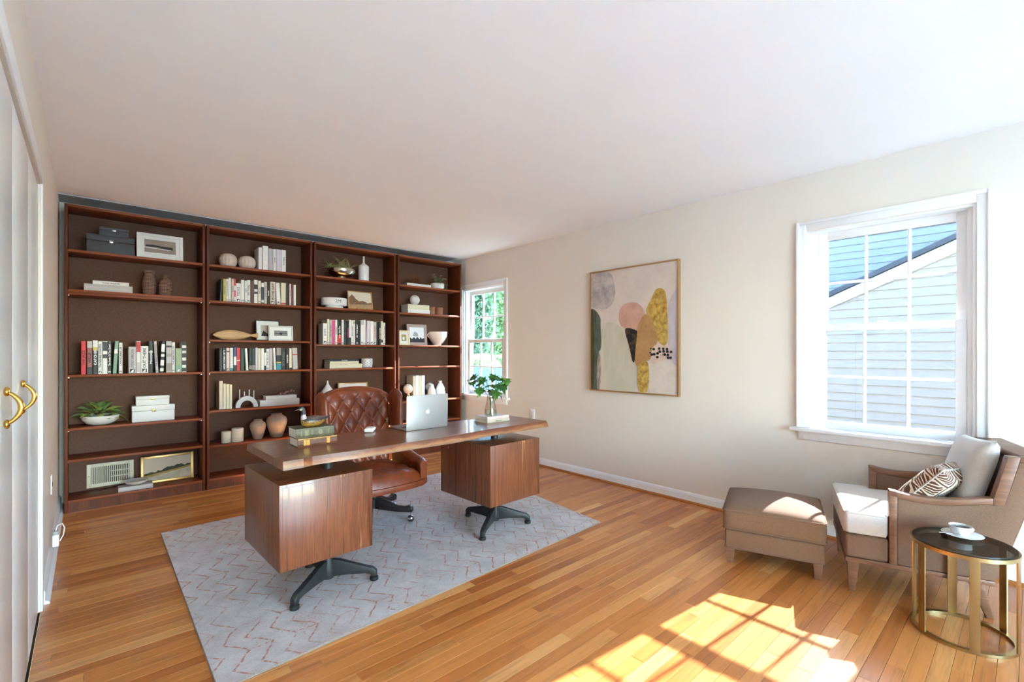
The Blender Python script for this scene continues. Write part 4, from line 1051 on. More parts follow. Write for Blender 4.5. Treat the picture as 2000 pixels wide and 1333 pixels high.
def d6(t, w, a, b, y):
    H_ = b - a
    patch(t, [(-w, a), (w, a), (w, b), (-w, b)], y - 0.0006, M_MATTE)
    patch(t, [(-w * .6, a + H_ * .2), (w * .6, a + H_ * .2), (w * .6, b - H_ * .2), (-w * .6, b - H_ * .2)], y - 0.0012, G('olive print', C(160, 142, 84), 0.8, var=.3, scale=60))
    patch(t, [(w * .28 * math.cos(q * .7) - w * .1, a + H_ * .45 + H_ * .14 * math.sin(q * .7)) for q in range(9)], y - 0.0018, ink['w'])
def d7(t, w, a, b, y):
    H_ = b - a
    patch(t, [(-w, a), (w, a), (w, b), (-w, b)], y - 0.0006, G('print pale', C(222, 222, 222), 0.8))
    rr = random.Random(9)
    patch(t, [(-w, a), (w, a)] + [(w - 2 * w * k / 12, a + H_ * rr.uniform(.22, .4)) for k in range(13)], y - 0.0012, ink['k'])
    patch(t, [(-w * .6, a + H_ * .4), (w * .2, a + H_ * .4), (w * .1, a + H_ * .62), (-w * .3, a + H_ * .7)], y - 0.0016, G('print mid', C(150, 150, 150), 0.8))
pic_frame('picture_frame', fx(796.5, yf + .06), fx(835, yf + .06), yf + 0.06, z, fz(815, 634, yf + .06) - z, 0.035, plain('taupe wood frame', C(168, 150, 138), 0.6, var=.12, scale=40), 'taupe wooden frame with a winter tree print', 0.1, 0.022, draw=d7)
pic_frame('picture_frame', fx(779.5, yf), fx(801, yf), yf, z, fz(790, 646, yf) - z, 0.02, plain('pale cream frame', C(222, 206, 168), 0.5), 'small cream frame with an olive print, before the taupe frame', 0.1, 0.02, draw=d6)
yc = YF + 0.12
xa = fx(854, yc); r = (fx(870, yc) - fx(837, yc)) / 2; h = fz(854, 649, yc) - z
t = thing('handled_bowl', 'large white footed bowl with two small ear handles', 'bowl', (xa, yc, z + 0.0003))
M_EARTH = plain('white earthenware', C(218, 206, 194), 0.5, var=0.1, scale=7)
MB().lathe([(r * .42, 0), (r * .38, h * .08), (r * .62, h * .25), (r * .9, h * .58), (r, h * .9), (r * .99, h), (r * .93, h), (r * .84, h * .6), (0.001, h * .2)], 34).build('bowl', M_EARTH, t, smooth=50)
for s in (-1, 1):
    MB().tube([(s * (r * .92 + 0.028 * math.sin(math.pi * k / 8)), 0, h * (.58 + .34 * k / 8)) for k in range(9)], 0.006, 8).build('handle', M_EARTH, t, smooth=60)
z = 0.650; yf = YF + 0.07
for i, (a, b, tp) in enumerate(((807, 811.8, 735), (812, 818, 734), (818.2, 824, 734.5), (824.2, 830, 734))):
    x0, x1 = fx(a, yf), fx(b, yf)
    book((x0 + x1) / 2, z + 0.0008, x1 - x0 - 0.001, fz((a + b) / 2, tp, yf) - z, 0.16, yf, 'white' if i % 2 else 'cream', '%s of four pale books standing behind the laptop' % ORD[i], 'pale books behind the laptop', 0, None, 'g', False)
for xp, lab, yy in ((798.5, 'cream ball bookend left of the pale books', yf + 0.03), (832.5, 'cream ball bookend right of the pale books', yf + 0.11)):
    rr_ = 0.058
    t = thing('ball_bookend', lab, 'bookend', (fx(xp, yy) - (0.012 if xp < 810 else -0.05), yy, z + 0.0003), group='ball bookends')
    MB().lathe([(0.034, 0), (0.034, 0.05), (0.026, 0.06), (0.026, 0.085)], 20).build('base', M_BRASS, t, smooth=40)
    MB().sphere((0, 0, 0.085 + rr_ * .93), rr_, 20, 14).build('ball', M_CREAMP, t, smooth=60)
yc = YF + 0.05
for a, b, tp, lab in ((834, 848.5, 752, 'smaller cream bottle vase behind the laptop'), (850.5, 866, 744.5, 'taller white bottle vase behind the laptop')):
    x0, x1 = fx(a, yc), fx(b, yc); r = (x1 - x0) / 2; h = fz((a + b) / 2, tp, yc) - z
    turned('bottle_vase', lab, 'vase', (x0 + x1) / 2 + 0.012, yc, z, [(r * .8, 0), (r * .95, h * .1), (r, h * .3), (r * .9, h * .58), (r * .55, h * .8), (r * .3, h * .9), (r * .32, h * .95), (r * .4, h), (r * .3, h), (r * .2, h * .9)], M_MATTE, 'bottle vases behind the laptop')
# ------------------------------------------------------------------ rug
RUGH = 0.008
rc = [(0.350, 1.968), (2.743, 2.088), (2.985, 4.035), (0.367, 3.946)]
mb = MB()
e = 0.003
cx_, cy_ = sum(p[0] for p in rc) / 4, sum(p[1] for p in rc) / 4
ins = [(p[0] + math.copysign(e, cx_ - p[0]), p[1] + math.copysign(e, cy_ - p[1])) for p in rc]
mb.v = [(p[0] - cx_, p[1] - cy_, 0.0004) for p in rc] + [(p[0] - cx_, p[1] - cy_, RUGH * .6) for p in rc] + [(p[0] - cx_, p[1] - cy_, RUGH) for p in ins]
mb.f = [(3, 2, 1, 0)] + [(i, (i + 1) % 4, (i + 1) % 4 + 4, i + 4) for i in range(4)] + [(i + 4, (i + 1) % 4 + 4, (i + 1) % 4 + 8, i + 8) for i in range(4)] + [(8, 9, 10, 11)]
mb.mi = [1] * 9 + [0]
M_RUGEDGE = plain('darkened rug edge', C(138, 124, 114), 0.95, var=.15, scale=120)  # shade painted into the rug's edge, which catches the rear light
rug = tag(mb.build('rug', [M_RUG, M_RUGEDGE], None, (cx_, cy_, 0)), 'pale grey rug with faded rust chevron lines under the desk', 'rug')
FR = RUGH + 0.0004                                       # what stands on the rug starts here

# ------------------------------------------------------------------ desk
desk = thing('desk', 'long live-edge rosewood desk on two cabinets with black tripod feet', 'desk', (1.53, 2.53, FR))
def DL(x, y): return (x - 1.53, y - 2.53)
ZD = 0.74 - FR
A, B_, Cc, D_ = (0.646, 2.229), (2.425, 2.296), (2.416, 2.72), (0.636, 2.826)
nn = 40; top, low, topb, lowb = [], [], [], []
for k in range(nn + 1):
    t_ = k / nn
    wv = 0.010 * math.sin(t_ * 9.0 + 0.6) + 0.006 * math.sin(t_ * 21)
    bev = 0.004 + 0.022 * max(0, math.sin(max(0, t_ - 0.25) / 0.75 * math.pi * 0.55)) 
    f_ = (A[0] + (B_[0] - A[0]) * t_, A[1] + (B_[1] - A[1]) * t_ + (wv if 0.05 < t_ < 0.97 else 0))
    b_ = (D_[0] + (Cc[0] - D_[0]) * t_, D_[1] + (Cc[1] - D_[1]) * t_ + wv * 0.5)
    x, y_ = DL(*f_); top.append((x, y_ + bev, ZD)); low.append((x, y_, ZD - 0.040))
    x, y_ = DL(*b_); topb.append((x, y_ - 0.01, ZD)); lowb.append((x, y_, ZD - 0.040))
n1 = nn + 1
mb = MB(); mb.v = top + topb + lowb + low
for k in range(nn):
    mb.f += [(k, k + 1, n1 + k + 1, n1 + k), (n1 + k, n1 + k + 1, 2 * n1 + k + 1, 2 * n1 + k), (2 * n1 + k, 2 * n1 + k + 1, 3 * n1 + k + 1, 3 * n1 + k), (3 * n1 + k, 3 * n1 + k + 1, k + 1, k)]
    mb.mi += [0, 0, 0, 1]
mb.f += [(0, n1, 2 * n1, 3 * n1), (nn, 3 * n1 + nn, 2 * n1 + nn, n1 + nn)]; mb.mi += [0, 0]
def edge_wood():
    """Front live edge: brown near the top, pale sapwood streaks below."""
    m, nt, b = new_mat('live edge')
    v = coords(nt, 'Object', (1, 1, 1)); x, y, z = sep(nt, v)
    w_ = noise(nt, coords(nt, 'Object', (1.6, 8, 8)), 1.2, 5, 0.6, 0.5)
    k = math_(nt, 'ADD', math_(nt, 'MULTIPLY', math_(nt, 'SUBTRACT', z, ZD - 0.04), 14.0), math_(nt, 'MULTIPLY', math_(nt, 'SUBTRACT', w_, 0.5), 1.5))
    L(nt, ramp(nt, k, [(0.0, C(128, 92, 68)), (0.10, C(156, 112, 72)), (0.2, C(146, 92, 54)), (0.32, C(116, 66, 42)), (0.55, C(96, 54, 36)), (0.8, C(112, 66, 44))]), b.inputs['Base Color'])
    b.inputs['Roughness'].default_value = 0.34
    return m
mb.build('tabletop', [M_DESK, edge_wood()], desk)
def cabinet(x0, x1, y0, y1, rot, colx, coly, lock):
    cx, cy = (x0 + x1) / 2, (y0 + y1) / 2
    zb, zt = 0.218 - FR, 0.618 - FR
    w, d = (x1 - x0) / 2, (y1 - y0) / 2
    lx, ly = DL(cx, cy)
    c = MB().box(-w, w, -d, d, zb, zt).build('cabinet', M_DESKV, desk, (lx, ly, 0), (0, 0, rot), bevel=0.0015)
    e_ = 0.014
    MB().box(-w + e_, w - e_, -d - 0.0015, -d - 0.0001, zb + e_, zt - e_).build('front_panel', M_DESKV, c, bevel=0.0007)
    if lock:
        MB().lathe([(0.009, 0), (0.009, 0.003), (0.004, 0.004)], 14).build('lock', M_CHROME, c, (-w - 0.0002, d - 0.10, zt - 0.07), (0, -math.pi / 2, 0))
    ox, oy = DL(colx, coly)
    MB().lathe([(0.025, zt + 0.0002), (0.025, ZD - 0.0402)], 24, (ox, oy, 0)).build('column', M_BLACK, desk, smooth=40)
    b_ = MB().lathe([(0.034, 0.035), (0.036, 0.04), (0.036, 0.10), (0.026, 0.14), (0.026, zb - 0.0002)], 24, (ox, oy, 0)).build('column', M_BLACK, desk, smooth=40)
    return (ox, oy), b_
def tripod(center, angles, rad):
    for a, R in zip(angles, rad):
        prof = [(0.02, 0.040), (0.02, 0.132), (0.06, 0.126), (R - 0.05, 0.078), (R - 0.02, 0.070), (R, 0.052), (R, 0.022), (R - 0.030, 0.022), (R - 0.032, 0.036), (R - 0.06, 0.042), (0.10, 0.044)]
        l_ = MB().prism(prof, 'Y', -0.016, 0.016).build('leg', M_BLACK, desk, (center[0], center[1], 0), (0, 0, a), bevel=0.006)
        MB().lathe([(0.021, 0.0003), (0.023, 0.006), (0.022, 0.018), (0.015, 0.0225)], 18, (R - 0.015, 0, 0)).build('foot_pad', M_BLACK, l_, smooth=40)
rz = math.radians(1.8)
c1, _ = cabinet(0.640, 1.098, 2.305, 2.860, rz, 0.94, 2.49, False)
c2, _ = cabinet(1.925, 2.388, 2.355, 2.905, rz, 2.140, 2.555, True)
def feet(center, pts):
    an, ra = [], []
    for p in pts:
        x, y_ = DL(*p); dx, dy = x - center[0], y_ - center[1]
        an.append(math.atan2(dy, dx)); ra.append(math.hypot(dx, dy) + 0.012)
    tripod(center, an, ra)
feet(c1, [(0.728, 2.345), (1.145, 2.366), (0.936, 2.76)])
feet(c2, [(1.905, 2.395), (2.335, 2.415), (2.105, 2.82)])

ZT = 0.7402
# ------------------------------------------------------------------ things on the desk
lap = thing('laptop', 'silver laptop standing open on the desk, lid towards the room', 'laptop', (1.607, 2.58, ZT))
lw = 0.151
MB().prism(rounded(-lw, lw, 0.0, 0.205, 0.008), 'Z', 0.0012, 0.012).build('base', M_ALU, lap, bevel=0.0015)
MB().box(-lw + 0.02, lw - 0.02, 0.05, 0.12, 0.0121, 0.0126).build('keyboard', M_SLATE, lap)
MB().box(-0.05, 0.05, 0.135, 0.195, 0.0121, 0.0124).build('trackpad', M_ALU, lap)
lid = MB().prism(rounded(-lw, lw, 0.0, 0.212, 0.008), 'Y', -0.005, 0.0).build('lid', M_ALU, lap, (0, 0.004, 0.006), (math.radians(1.5), 0, 0), bevel=0.001)
MB().box(-lw + 0.006, lw - 0.006, 0.0001, 0.0008, 0.008, 0.206).build('screen', plain('dark screen', C(16, 17, 20), 0.1), lid)
# bitten fruit emblem on the lid
em = plain('bright emblem', C(236, 236, 238), 0.3)
pts = []
for k in range(36):
    a = 2 * math.pi * k / 36
    r = 0.0135 * (1 + 0.06 * math.cos(2 * a) - 0.10 * max(0, math.cos(a - math.pi / 2)) ** 8 - 0.06 * max(0, math.cos(a + math.pi / 2)) ** 10)
    x, z = r * math.cos(a), r * math.sin(a) * 1.02
    dx, dz = x - 0.0165, z - 0.002
    q = math.hypot(dx, dz)
    if q < 0.0075: x, z = 0.0165 + dx / q * 0.0075, 0.002 + dz / q * 0.0075
    pts.append((x, 0.104 + z))
MB().prism(pts, 'Y', -0.0058, -0.0051).build('emblem', em, lid)
MB().prism([(0.000, 0.1195), (0.002, 0.124), (0.007, 0.1265), (0.0065, 0.122), (0.003, 0.1195)], 'Y', -0.0058, -0.0051).build('emblem', em, lid)
mo = MB()
softbox(mo, -0.029, 0.029, -0.052, 0.052, 0.0, 0.022, 0.010, 0.004, 8)
mo = weld(mo.build('computer_mouse', M_CERAMIC, None, (1.292, 2.735, ZT + 0.0008), (0, 0, math.radians(-35)), smooth=60))
tag(mo, 'white wireless mouse lying on the desk near the laptop', 'computer mouse')

def old_book_mat(nm, base, spots):
    m, nt, b = new_mat(nm)
    v = coords(nt, 'Object', (1, 1, 1))
    k = noise(nt, v, 55, 4, 0.7)
    L(nt, ramp(nt, k, [(0.35, base), (0.62, spots)]), b.inputs['Base Color']); b.inputs['Roughness'].default_value = 0.5
    return m
M_OLDG = old_book_mat('worn green cloth', C(76, 70, 46), C(100, 92, 64))
M_OLDB = old_book_mat('worn brown leather', C(74, 46, 30), C(120, 66, 34))
bx0, by0 = 0.797, 2.502
ob = flat_book(0.795, 0.995, by0, 0.14, ZT, 0.044, 'brown', 'old brown leather book with gilt tooling, beneath the green one', mat=M_OLDB)
for a, b in ((-0.072, -0.042), (0.045, 0.062)):
    MB().box(a, b, -0.0008, 0.002, 0.008, 0.036).build('gilt_tooling', plain('gilt ochre', C(176, 128, 50), 0.4, 0.3, var=.3, scale=80), ob)
MB().box(-0.1, 0.1, -0.0006, 0.002, 0.0385, 0.0425).build('gilt_edge', plain('gilt ochre', C(176, 128, 50), 0.4), ob)
ob2 = flat_book(0.788, 0.982, by0 + 0.006, 0.13, ZT + 0.0445, 0.050, 'olive', 'old green cloth book under the duck decoy', mat=M_OLDG)
em_ = plain('faded gilt', C(124, 114, 80), 0.5, 0.2, var=.2, scale=60)
MB().prism([(0.012 * math.cos(q * .63) + 0.025, 0.026 + 0.014 * math.sin(q * .63)) for q in range(10)], 'Y', -0.0009, 0.001).build('gilt_emblem', em_, ob2)
for a, b in ((-0.075, -0.070), (-0.055, -0.035), (-0.02, -0.017), (0.066, 0.070)):
    MB().box(a, b, -0.0009, 0.002, 0.012, 0.040).build('gilt_tooling', em_, ob2)

# duck decoy
def duck_mat():
    m, nt, b = new_mat('painted decoy body')
    v = coords(nt, 'Object'); x, y, z = sep(nt, v)
    sp = noise(nt, coords(nt, 'Object', (1, 1, 1.6)), 190, 2)
    belly = mixc(nt, ramp(nt, sp, [(0.48, (0, 0, 0, 1)), (0.54, (1, 1, 1, 1))]), C(56, 40, 26), C(186, 140, 70))
    k = math_(nt, 'ADD', z, math_(nt, 'MULTIPLY', math_(nt, 'ABSOLUTE', math_(nt, 'SUBTRACT', x, 0.0)), -0.10))
    low_ = ramp(nt, k, [(0.008, C(176, 132, 48)), (0.018, (0.4, 0.4, 0.4, 1))])
    c1_ = mixc(nt, ramp(nt, k, [(0.010, (0, 0, 0, 1)), (0.016, (1, 1, 1, 1))]), C(172, 126, 48), belly)
    c2_ = mixc(nt, ramp(nt, k, [(0.026, (0, 0, 0, 1)), (0.030, (1, 1, 1, 1))]), c1_, C(40, 38, 40))
    bk = noise(nt, v, 140, 3)
    c3_ = mixc(nt, ramp(nt, k, [(0.037, (0, 0, 0, 1)), (0.042, (1, 1, 1, 1))]), c2_, ramp(nt, bk, [(0.4, C(74, 62, 62)), (0.6, C(118, 92, 86))]))
    L(nt, c3_, b.inputs['Base Color']); b.inputs['Roughness'].default_value = 0.35
    return m
dk = thing('duck_decoy', 'painted wooden duck decoy on the two old books', 'ornament', (0.892, by0 + 0.06, ZT + 0.095))
mb = MB(); pts, rad = [], []
prof = [(-0.062, 0.006, .024), (-0.055, 0.018, .025), (-0.035, 0.027, .026), (0.0, 0.030, .028), (0.03, 0.026, .029), (0.05, 0.017, .034), (0.066, 0.009, .041), (0.082, 0.003, .047)]
for x, r, zc_ in prof: pts.append((x, 0, zc_)); rad.append(r)
mb.tube(pts, rad, 18)
mb.v = [(v[0], v[1] * 0.95, max(0.0, v[2])) for v in mb.v]
mb.build('body', duck_mat(), dk, smooth=60)
M_DK = plain('decoy black', C(34, 36, 42), 0.35, var=.1); M_DKW = plain('decoy pale breast', C(176, 164, 160), 0.4)
nk = MB().tube([(-0.045, 0, 0.040), (-0.052, 0, 0.056), (-0.050, 0, 0.075), (-0.053, 0, 0.090), (-0.060, 0, 0.099), (-0.072, 0, 0.098)], [0.016, 0.0115, 0.0095, 0.0105, 0.012, 0.006], 14).build('neck_and_head', M_DK, dk, smooth=60)
MB().sphere((-0.0625, 0, 0.094), 0.0108, 12, 8, sc=(0.9, 1.0, 0.85)).build('cheek_patch', plain('decoy cream cheek', C(214, 200, 150), 0.4), dk, smooth=60)
MB().tube([(-0.069, 0, 0.097), (-0.080, 0, 0.093), (-0.092, 0, 0.090)], [0.006, 0.0048, 0.0035], 10, flat=0.6).build('bill', M_DK, dk, smooth=60)
MB().tube([(-0.047, 0, 0.042), (-0.051, 0, 0.056), (-0.0505, 0, 0.066)], [0.0172, 0.0126, 0.0105], 14).build('breast_band', M_DKW, dk, smooth=60)
MB().tube([(0.064, 0, 0.042), (0.080, 0, 0.0475), (0.096, 0, 0.049)], [0.010, 0.006, 0.0015], 10, flat=0.5).build('tail', M_DK, dk, smooth=60)

# vase of leaves on two pale books
fb = onZ(952, 828, 0.74); fr_ = onZ(993, 822, 0.74)
bx0, bx1, by0 = fb.x, fr_.x, fb.y
flat_book(bx0, bx1, by0, 0.145, ZT, 0.021, 'beige', 'beige book lying on the desk, lower of the two under the glass vase', 'BISHOP', tsize=.3)
flat_book(bx0 + 0.002, bx1 - 0.004, by0 + 0.002, 0.14, ZT + 0.0215, 0.021, 'pink', 'pinkish book lying directly under the glass vase', None)
zv = ZT + 0.0432
vx, vy = (bx0 + bx1) / 2 - 0.012, by0 + 0.075
vp = thing('glass_vase', 'clear tapering glass vase on the pale books, holding leafy twigs', 'vase', (vx, vy, zv))
MB().lathe([(0.044, 0.0), (0.046, 0.004), (0.040, 0.05), (0.029, 0.10), (0.026, 0.125), (0.029, 0.14), (0.0275, 0.14), (0.0245, 0.125), (0.0275, 0.10), (0.038, 0.05), (0.043, 0.010), (0.001, 0.008)], 30).build('glass', M_VGLASS, vp, smooth=50)
MB().lathe([(0.0415, 0.0095), (0.0385, 0.04), (0.001, 0.04)], 24).build('water', glass_material('vase water', (0.86, 0.90, 0.84, 1), 0.5), vp, smooth=50)
pl = thing('leafy_twigs', 'green maple twigs arranged in the glass vase', 'foliage', (vx, vy, zv + 0.012))
def maple():
    out = [(0, 0), (.10, .16), (-.05, .42), (.22, .34), (.30, .56), (.48, .34), (.72, .30), (.64, .16), (1.0, 0)]
    vs = [(x, y, 0.18 * y - 0.35 * x * x) for x, y in out] + [(x, -y, 0.18 * y - 0.35 * x * x) for x, y in out[1:-1]]
    mid = [(0.10, 0, -.0035), (0.35, 0, -.043), (0.65, 0, -.148)]
    base = len(vs); vs += mid
    L_ = list(range(0, 9)); R_ = [0] + list(range(9, 16)) + [8]
    fs = []
    for S in (L_, R_):
        fs += [(S[0], S[1], base), (S[1], S[2], S[3], base), (S[3], S[4], S[5], base + 1), (S[3], base + 1, base), (S[5], S[6], S[7], base + 2), (S[5], base + 2, base + 1), (S[7], S[8], base + 2)]
    me = bpy.data.meshes.new('maple_leaf'); me.from_pydata(vs, [], fs); me.update()
    return me
ML1, ML2 = maple(), maple()
r2 = random.Random(11)
k = 0
tw = []
for s_ in range(9):
    az = s_ * 2.399 + 0.3; sp_ = r2.uniform(0.08, 0.17); hh = r2.uniform(0.20, 0.27)
    pts = []
    for q in range(7):
        t_ = q / 6
        pts.append((math.cos(az) * (0.018 * t_ + sp_ * max(0, t_ - .4) ** 1.5 * 1.6) + 0.006 * math.cos(az + 3), math.sin(az) * (0.018 * t_ + sp_ * max(0, t_ - .4) ** 1.5 * 1.6), hh * t_))
    MB().tube(pts, 0.0016, 6).build('twig', M_STEM, pl)
    tw.append((pts, az))
for pts, az in tw:
    for q, n_ in ((4, 1), (5, 1), (6, 2)):
        for _ in range(n_):
            a2 = az + r2.uniform(-1.5, 1.5)
            ln = r2.uniform(0.01, 0.03)
            p = Vector(pts[q]) + Vector((math.cos(a2) * ln, math.sin(a2) * ln, r2.uniform(-.005, .012)))
            leaf_obj(ML1 if k % 3 else ML2, M_LEAFG if k % 3 else M_LEAFD, pl, p, a2, r2.uniform(-1.2, 0.25), r2.uniform(-.6, .6), r2.uniform(0.058, 0.085), 'leaf'); k += 1

# ------------------------------------------------------------------ leather office chair
ch = thing('office_chair', 'brown tufted leather wingback office chair tucked behind the desk', 'office chair', (1.515, 3.20, FR))
# five-star base
hub = MB().lathe([(0.042, 0.10), (0.045, 0.12), (0.045, 0.165), (0.03, 0.175), (0.026, 0.255)], 22).build('gas_column', M_BLACK, ch, smooth=40)
M_EBON = plain('ebonised wood', C(30, 22, 20), 0.35, var=.2)
for k in range(5):
    a = math.radians(-44 + 72 * k)
    R = 0.295
    pr = [(0.03, 0.095), (0.03, 0.165), (0.07, 0.170), (0.13, 0.150), (0.20, 0.118), (0.25, 0.112), (R - 0.01, 0.122), (R + 0.012, 0.112), (R + 0.016, 0.092), (R + 0.012, 0.072), (R - 0.02, 0.072), (0.2, 0.074), (0.12, 0.084)]
    l_ = MB().prism(pr, 'Y', -0.019, 0.019).build('leg', M_EBON, ch, (0, 0, 0), (0, 0, a), bevel=0.007)
    MB().lathe([(0.006, 0.0), (0.006, 0.03)], 10, (R - 0.002, 0, 0.045)).build('caster_stem', M_CHROME, l_)
    MB().sphere((R - 0.002, 0, 0.0255), 0.0250, 16, 10, sc=(1, 0.85, 1)).build('caster', M_EBON, l_, smooth=60)
    MB().sphere((R - 0.002, 0, 0.029), 0.0246, 16, 10, sc=(0.98, 0.95, 0.9)).build('caster_hood', M_CHROME, l_, smooth=60)
MB().box(-0.14, 0.14, -0.1, 0.16, 0.2555, 0.275).build('mechanism', M_BLACK, ch, bevel=0.004)
# seat rail and cushion (front is -y)
def seat_poly(w0, y0, y1, n=10):
    out = []
    for k in range(n + 1):
        t_ = -1 + 2 * k / n
        out.append((w0 * t_, y0 - 0.03 * (1 - t_ * t_) + 0.05 * abs(t_) ** 7))
    return out + [(w0 * 0.92, y1), (-w0 * 0.92, y1)]
MB().prism(seat_poly(0.318, -0.305, 0.23), 'Z', 0.2755, 0.318).build('seat_rail', M_LEATHER, ch, bevel=0.006)
TX, TZ = 0.054, 0.088
def tuft(x, z):
    p, q = x / TX + z / TZ, x / TX - z / TZ
    return (abs(math.sin(math.pi * p / 2)) * abs(math.sin(math.pi * q / 2))) ** 0.45
def seat_top(u, v):
    a, b = 2 * u - 1, 2 * v - 1
    x = a * 0.245
    y0 = -0.325 + 0.03 * a * a; y = y0 + (0.20 - y0) * v
    edge = (1 - abs(a) ** 6) ** 0.5 * (1 - abs(b) ** 7) ** 0.5 if abs(a) < 1 and abs(b) < 1 else 0
    z = 0.318 + 0.085 * max(edge, 0) ** 0.6 + 0.012 * (tuft(x, y) - 0.4) * edge
    return (x, y, z)
mb = MB().grid(seat_top, 44, 44)
n_ = 45; base = len(mb.v)
rim = [i for i in range(n_)] + [n_ * k + 44 for k in range(1, n_)] + [n_ * 44 + i for i in range(43, -1, -1)] + [n_ * k for k in range(43, 0, -1)]
mb.v += [(mb.v[i][0], mb.v[i][1], 0.3182) for i in rim]
mb.f.append(tuple(range(base, base + len(rim)))[::-1]); mb.mi.append(0)
mb.build('seat', M_LEATHER, ch, smooth=60)
# tufted back
def back_pt(u, v, front=True):
    a = 2 * u - 1
    zt = 0.955 - 0.055 * abs(a) ** 2.2 - 0.02 * abs(a) ** 8
    z = 0.36 + (zt - 0.36) * v
    x = a * (0.235 + 0.03 * v)
    y = 0.17 + 0.13 * (z - 0.36) + 0.05 * (1 - a * a) * 0.6
    if front:
        edge = max(0, 1 - abs(a) ** 6) ** 0.5 * max(0, 1 - max(0, v) ** 9) ** 0.5
        puff = tuft(x, z - 0.864)
        fade = 1.0 if z < 0.885 else max(0, 1 - (z - 0.885) / 0.04)
        y -= 0.045 * edge + 0.026 * (puff - 0.5) * edge * fade + 0.010 * edge * (1 - fade)
    else:
        y += 0.055
    return (x, y, z)
mb = MB().grid(lambda u, v: back_pt(u, v), 60, 70)
nf = 61 * 71
mb.grid(lambda u, v: back_pt(1 - u, v, False), 20, 24)
def strip(fn_a, fn_b, n):
    o = len(mb.v)
    mb.v += [fn_a(k / n) for k in range(n + 1)] + [fn_b(k / n) for k in range(n + 1)]
    for k in range(n): mb.f.append((o + k, o + k + 1, o + n + 2 + k, o + n + 1 + k)); mb.mi.append(0)
strip(lambda t: back_pt(t, 1), lambda t: back_pt(t, 1, False), 30)
strip(lambda t: back_pt(0, t), lambda t: back_pt(0, t, False), 30)
strip(lambda t: back_pt(1, t), lambda t: back_pt(1, t, False), 30)
strip(lambda t: back_pt(t, 0), lambda t: back_pt(t, 0, False), 30)
mb.build('backrest', M_LEATHER, ch, smooth=75)
MB().tube([Vector(back_pt(k / 24, 1.0)) + Vector((0, -0.002, 0.0)) for k in range(25)], 0.005, 8).build('piping', M_LEATHER, ch, smooth=60)
# buttons where the creases cross
for i in range(-4, 5):
    for j in range(-5, 1):
        if (i + j) % 2: continue
        x, zz = i * TX, 0.864 + j * TZ
        x *= 1.0
        if abs(x) > 0.24 or zz > 0.90 or zz < 0.45: continue
        v_ = None
        a = x / 0.255
        zt = 0.955 - 0.055 * abs(a) ** 2.2
        v_ = (zz - 0.36) / (zt - 0.36); a = x / (0.235 + 0.03 * v_)
        if abs(a) > 0.97: continue
        p = back_pt((a + 1) / 2, v_)
        MB().sphere((p[0], p[1] - 0.003, p[2]), 0.0095, 10, 7, sc=(1, .6, 1)).build('button', M_LEATHERD, ch, smooth=60)
# wings and arms
for s in (-1, 1):
    mb = MB(); ring = []
    nz_, na = 16, 16
    vs, fs = [], []
    for i in range(nz_ + 1):
        t_ = i / nz_
        zz = 0.46 + (0.935 - 0.46) * t_
        grow = math.sin(math.pi * min(1, (t_ * .78 + .22))) ** 0.6 if t_ > 0.02 else 0.7
        half = (0.072 + 0.022 * t_) * (1 if t_ < .86 else max(0.18, math.sqrt(max(0, 1 - ((t_ - .86) / .14) ** 2))))
        thick = 0.034 * (1 if t_ < .9 else max(0.35, math.sqrt(max(0, 1 - ((t_ - .9) / .1) ** 2))))
        cy = 0.105 + 0.10 * (zz - 0.46) + 0.02 * t_
        cx = s * (0.272 + 0.018 * t_)
        for k in range(na):
            a = 2 * math.pi * k / na
            vs.append((cx + thick * math.cos(a) + s * 0.012 * math.sin(a) * 0, cy + half * math.sin(a), zz))
    for i in range(nz_):
        for k in range(na): fs.append((i * na + k, i * na + (k + 1) % na, (i + 1) * na + (k + 1) % na, (i + 1) * na + k))
    fs += [tuple(range(na))[::-1], tuple(range(nz_ * na, (nz_ + 1) * na))]
    mb.add(vs, fs).build('wing', M_LEATHER, ch, smooth=60)
    mb = MB(); vs, fs = [], []
    ns_ = 14
    for i in range(ns_ + 1):
        t_ = i / ns_
        y = 0.16 - 0.44 * t_
        zt = 0.545 - 0.09 * math.sin(math.pi * 0.5 * t_) ** 1.2
        zb_ = 0.319
        r_ = 0.038 + 0.004 * math.sin(math.pi * t_)
        endf = 1 if i < ns_ else 0.82
        cx = s * (0.285 - 0.012 * (t_ > .9))
        zc_ = zt - r_
        sec = [(cx + s * r_ * .8, zb_), (cx + s * r_ * .85, zc_ - 0.02)] + [(cx + s * r_ * math.cos(math.pi * q / 8), zc_ + r_ * math.sin(math.pi * q / 8)) for q in range(9)] + [(cx - s * r_ * .85, zc_ - 0.02), (cx - s * r_ * .8, zb_)]
        cxm, czm = cx, (zb_ + zt) / 2
        for p in sec: vs.append((cxm + (p[0] - cxm) * endf, y, czm + (p[1] - czm) * (endf if p[1] > zb_ + .001 else 1)))
    m_ = 13
    for i in range(ns_):
        for k in range(m_): fs.append((i * m_ + k, i * m_ + (k + 1) % m_, (i + 1) * m_ + (k + 1) % m_, (i + 1) * m_ + k))
    fs += [tuple(range(m_))[::-1], tuple(range(ns_ * m_, (ns_ + 1) * m_))]
    mb.add(vs, fs).build('arm', M_LEATHER, ch, smooth=50)
